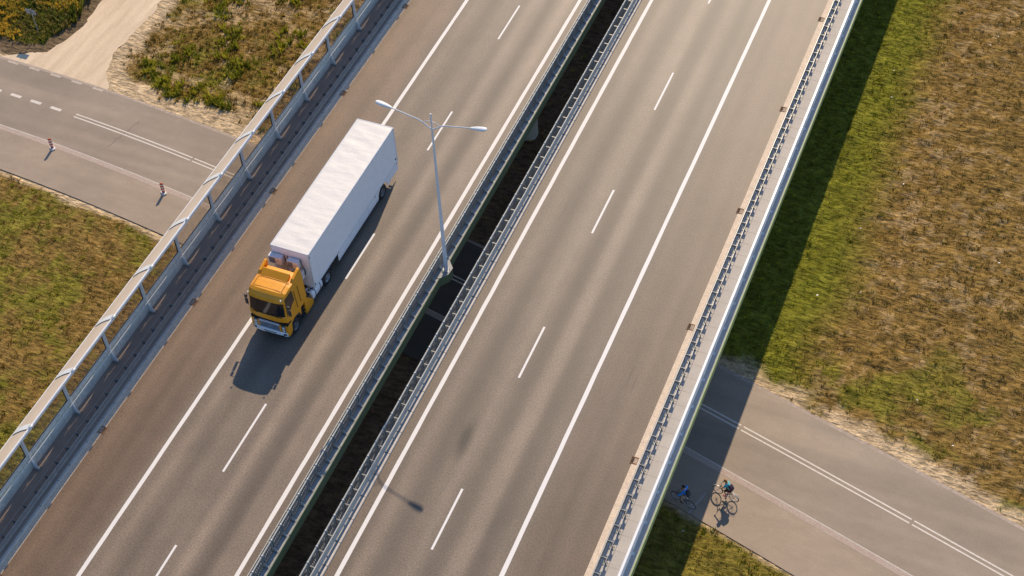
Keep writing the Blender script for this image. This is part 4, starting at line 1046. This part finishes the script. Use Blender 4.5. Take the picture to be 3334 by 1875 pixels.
    for nm in 'lr':
        hj, kn, an, toe = leg[nm]; q = p['short']; S['a'+nm] = (hj, .105); S['b'+nm] = (hj.lerp(kn, q), .082-.01*q); SE += [('p', 'a'+nm), ('a'+nm, 'b'+nm)]
    skin_mesh('shorts', S, SE, mats['shorts'], t, 2, 'p')
    for nm in 'lr':
        hj, kn, an, toe = leg[nm]
        sh_ = MB().ell(an.lerp(toe, .55)+V3((0, 0, -.02)), (.145, .052, .050), 12, 8, lambda q: (q[0], q[1], max(q[2], -.55))); build('shoe', sh_, mats['shoe'], t)
    hr = MB().ell(head+V3((-.018, 0, .035)), (.108, .092, .105), 16, 10, lambda q: (q[0], q[1], q[2] if (q[0] < .55 or q[2] > .25) else q[2]*.2))
    if p.get('pony'): hr.ell(head+V3((-.10, 0, .02)), (.05, .045, .05), 10, 8).ell(head+V3((-.13, 0, -.06)), (.035, .035, .08), 10, 8)
    build('hair', hr, mats['hair'], t)
    for s in (-1, 1): build('ear', MB().ell(head+V3((-.005, s*.088, 0)), (.02, .01, .03), 8, 6), mats['skin'], t)
    return t
def backpack(x, y, rz, c, d, up, size, mat, mat2, label, teal=None):
    """c centre, d outward direction of the bag"""
    t = empty('backpack', (x, y, H+.036), rz); tag(t, label, 'backpack')
    d = Vector(d).normalized(); up = Vector(up).normalized(); sx = up.cross(d).normalized(); Mx = Matrix((sx, d, up)).transposed().to_4x4(); Mx.translation = Vector(c)
    def F(q): return tuple(math.copysign(abs(a)**.62, a) for a in q)
    build('bag', MB().ell((0, 0, 0), (size[0], size[1], size[2]), 20, 14, F).xf(Mx), mat, t)
    build('front_pocket', MB().ell((0, size[1]*.75, -size[2]*.28), (size[0]*.72, size[1]*.5, size[2]*.48), 16, 10, F).xf(Mx), mat2, t)
    st = MB()
    for s in (-1, 1): st.tube([(s*size[0]*.55, -size[1]*.8, size[2]*.8), (s*size[0]*.62, -size[1]*2.0, size[2]*1.08), (s*size[0]*.62, -size[1]*3.7, size[2]*.6), (s*size[0]*.75, -size[1]*3.0, -size[2]*.5), (s*size[0]*.7, -size[1]*.8, -size[2]*.75)], .020, 6)
    st.tube([(-.03, -size[1]*.3, size[2]*1.0), (0, -size[1]*.3, size[2]*1.18), (.03, -size[1]*.3, size[2]*1.0)], .010, 6)
    build('strap', st.xf(Mx), MT['black'], t)
    if teal: build('top_flap', MB().ell((0, -size[1]*.2, size[2]*.85), (size[0]*.7, size[1]*.8, .06), 14, 8).xf(Mx), teal, t)
    return t
skin = simple('skin', (.50, .29, .19), .55, var=.05)
# man in blue
mx_, my_ = 27.11, .50; a_m = math.atan2(.82-.50, 26.04-27.11)
bicycle(mx_, my_, a_m, R(-8), 'dark bicycle ridden by person in blue jacket, in bridge shade', 'bicycles on the path')
person(mx_, my_, a_m, dict(hip=(.27, 0, 1.02), chest=(.42, 0, 1.36), neck=(.52, 0, 1.50), head=(.60, 0, 1.66), sw=.165,
    elbow_l=(.62, .34, 1.16), wrist_l=(.80, .27, 1.05), elbow_r=(.60, -.44, 1.24), wrist_r=(.80, -.27, 1.05),
    knee_l=(.62, .12, .76), ankle_l=(.46, .11, .30), knee_r=(.66, -.12, .88), ankle_r=(.40, -.11, .52), long=True, short=.85),
    'dark haired cyclist in bright blue jacket and pale shorts, riding in bridge shade', 'cyclists on the path',
    dict(skin=skin, top=simple('blue_jacket', (.02, .28, .95), .6, var=.1), shorts=simple('pale_shorts', (.55, .50, .50), .8, var=.08), shoe=MT['black'], hair=simple('dark_hair', (.025, .016, .012), .6)))
backpack(mx_, my_, a_m, (.235, 0, 1.30), (-1, 0, .45), (.42, 0, .90), (.15, .085, .23), simple('black_nylon', (.022, .024, .028), .6), simple('charcoal_nylon', (.045, .05, .06), .6), 'plain black backpack on the back of person in blue jacket')
# woman in turquoise
wx_, wy_ = 29.29, 1.83; a_w = math.atan2(2.07-1.83, 28.28-29.29)
bicycle(wx_, wy_, a_w, R(6), 'bicycle with silver mudguards ridden by person in turquoise shirt, in sunlight', 'bicycles on the path', True, (.10, .10, .10))
person(wx_, wy_, a_w, dict(hip=(.25, 0, 1.00), chest=(.44, 0, 1.30), neck=(.55, 0, 1.42), head=(.66, 0, 1.56), sw=.15,
    elbow_l=(.66, .26, 1.12), wrist_l=(.80, .28, 1.04), elbow_r=(.68, -.27, 1.14), wrist_r=(.80, -.28, 1.04),
    knee_l=(.60, .11, .72), ankle_l=(.44, .10, .28), knee_r=(.62, -.11, .84), ankle_r=(.38, -.10, .50), long=False, short=.92, pony=True),
    'auburn haired cyclist in turquoise shirt and black shorts, riding in sunlight', 'cyclists on the path',
    dict(skin=simple('tanned_skin', (.58, .32, .19), .55, var=.05), top=simple('turquoise_shirt', (.02, .55, .72), .6, var=.08), shorts=simple('black_shorts', (.015, .015, .018), .7), shoe=simple('pink_shoe', (.55, .06, .18), .6), hair=simple('auburn_hair', (.42, .17, .04), .5)))
backpack(wx_, wy_, a_w, (.235, 0, 1.25), (-1, 0, .75), (.62, 0, .85), (.155, .095, .22), simple('dark_violet_nylon', (.10, .035, .085), .6), simple('black_pocket', (.03, .02, .035), .6), 'dark violet backpack on the back of person in turquoise shirt', simple('teal_flap', (.05, .50, .52), .6))
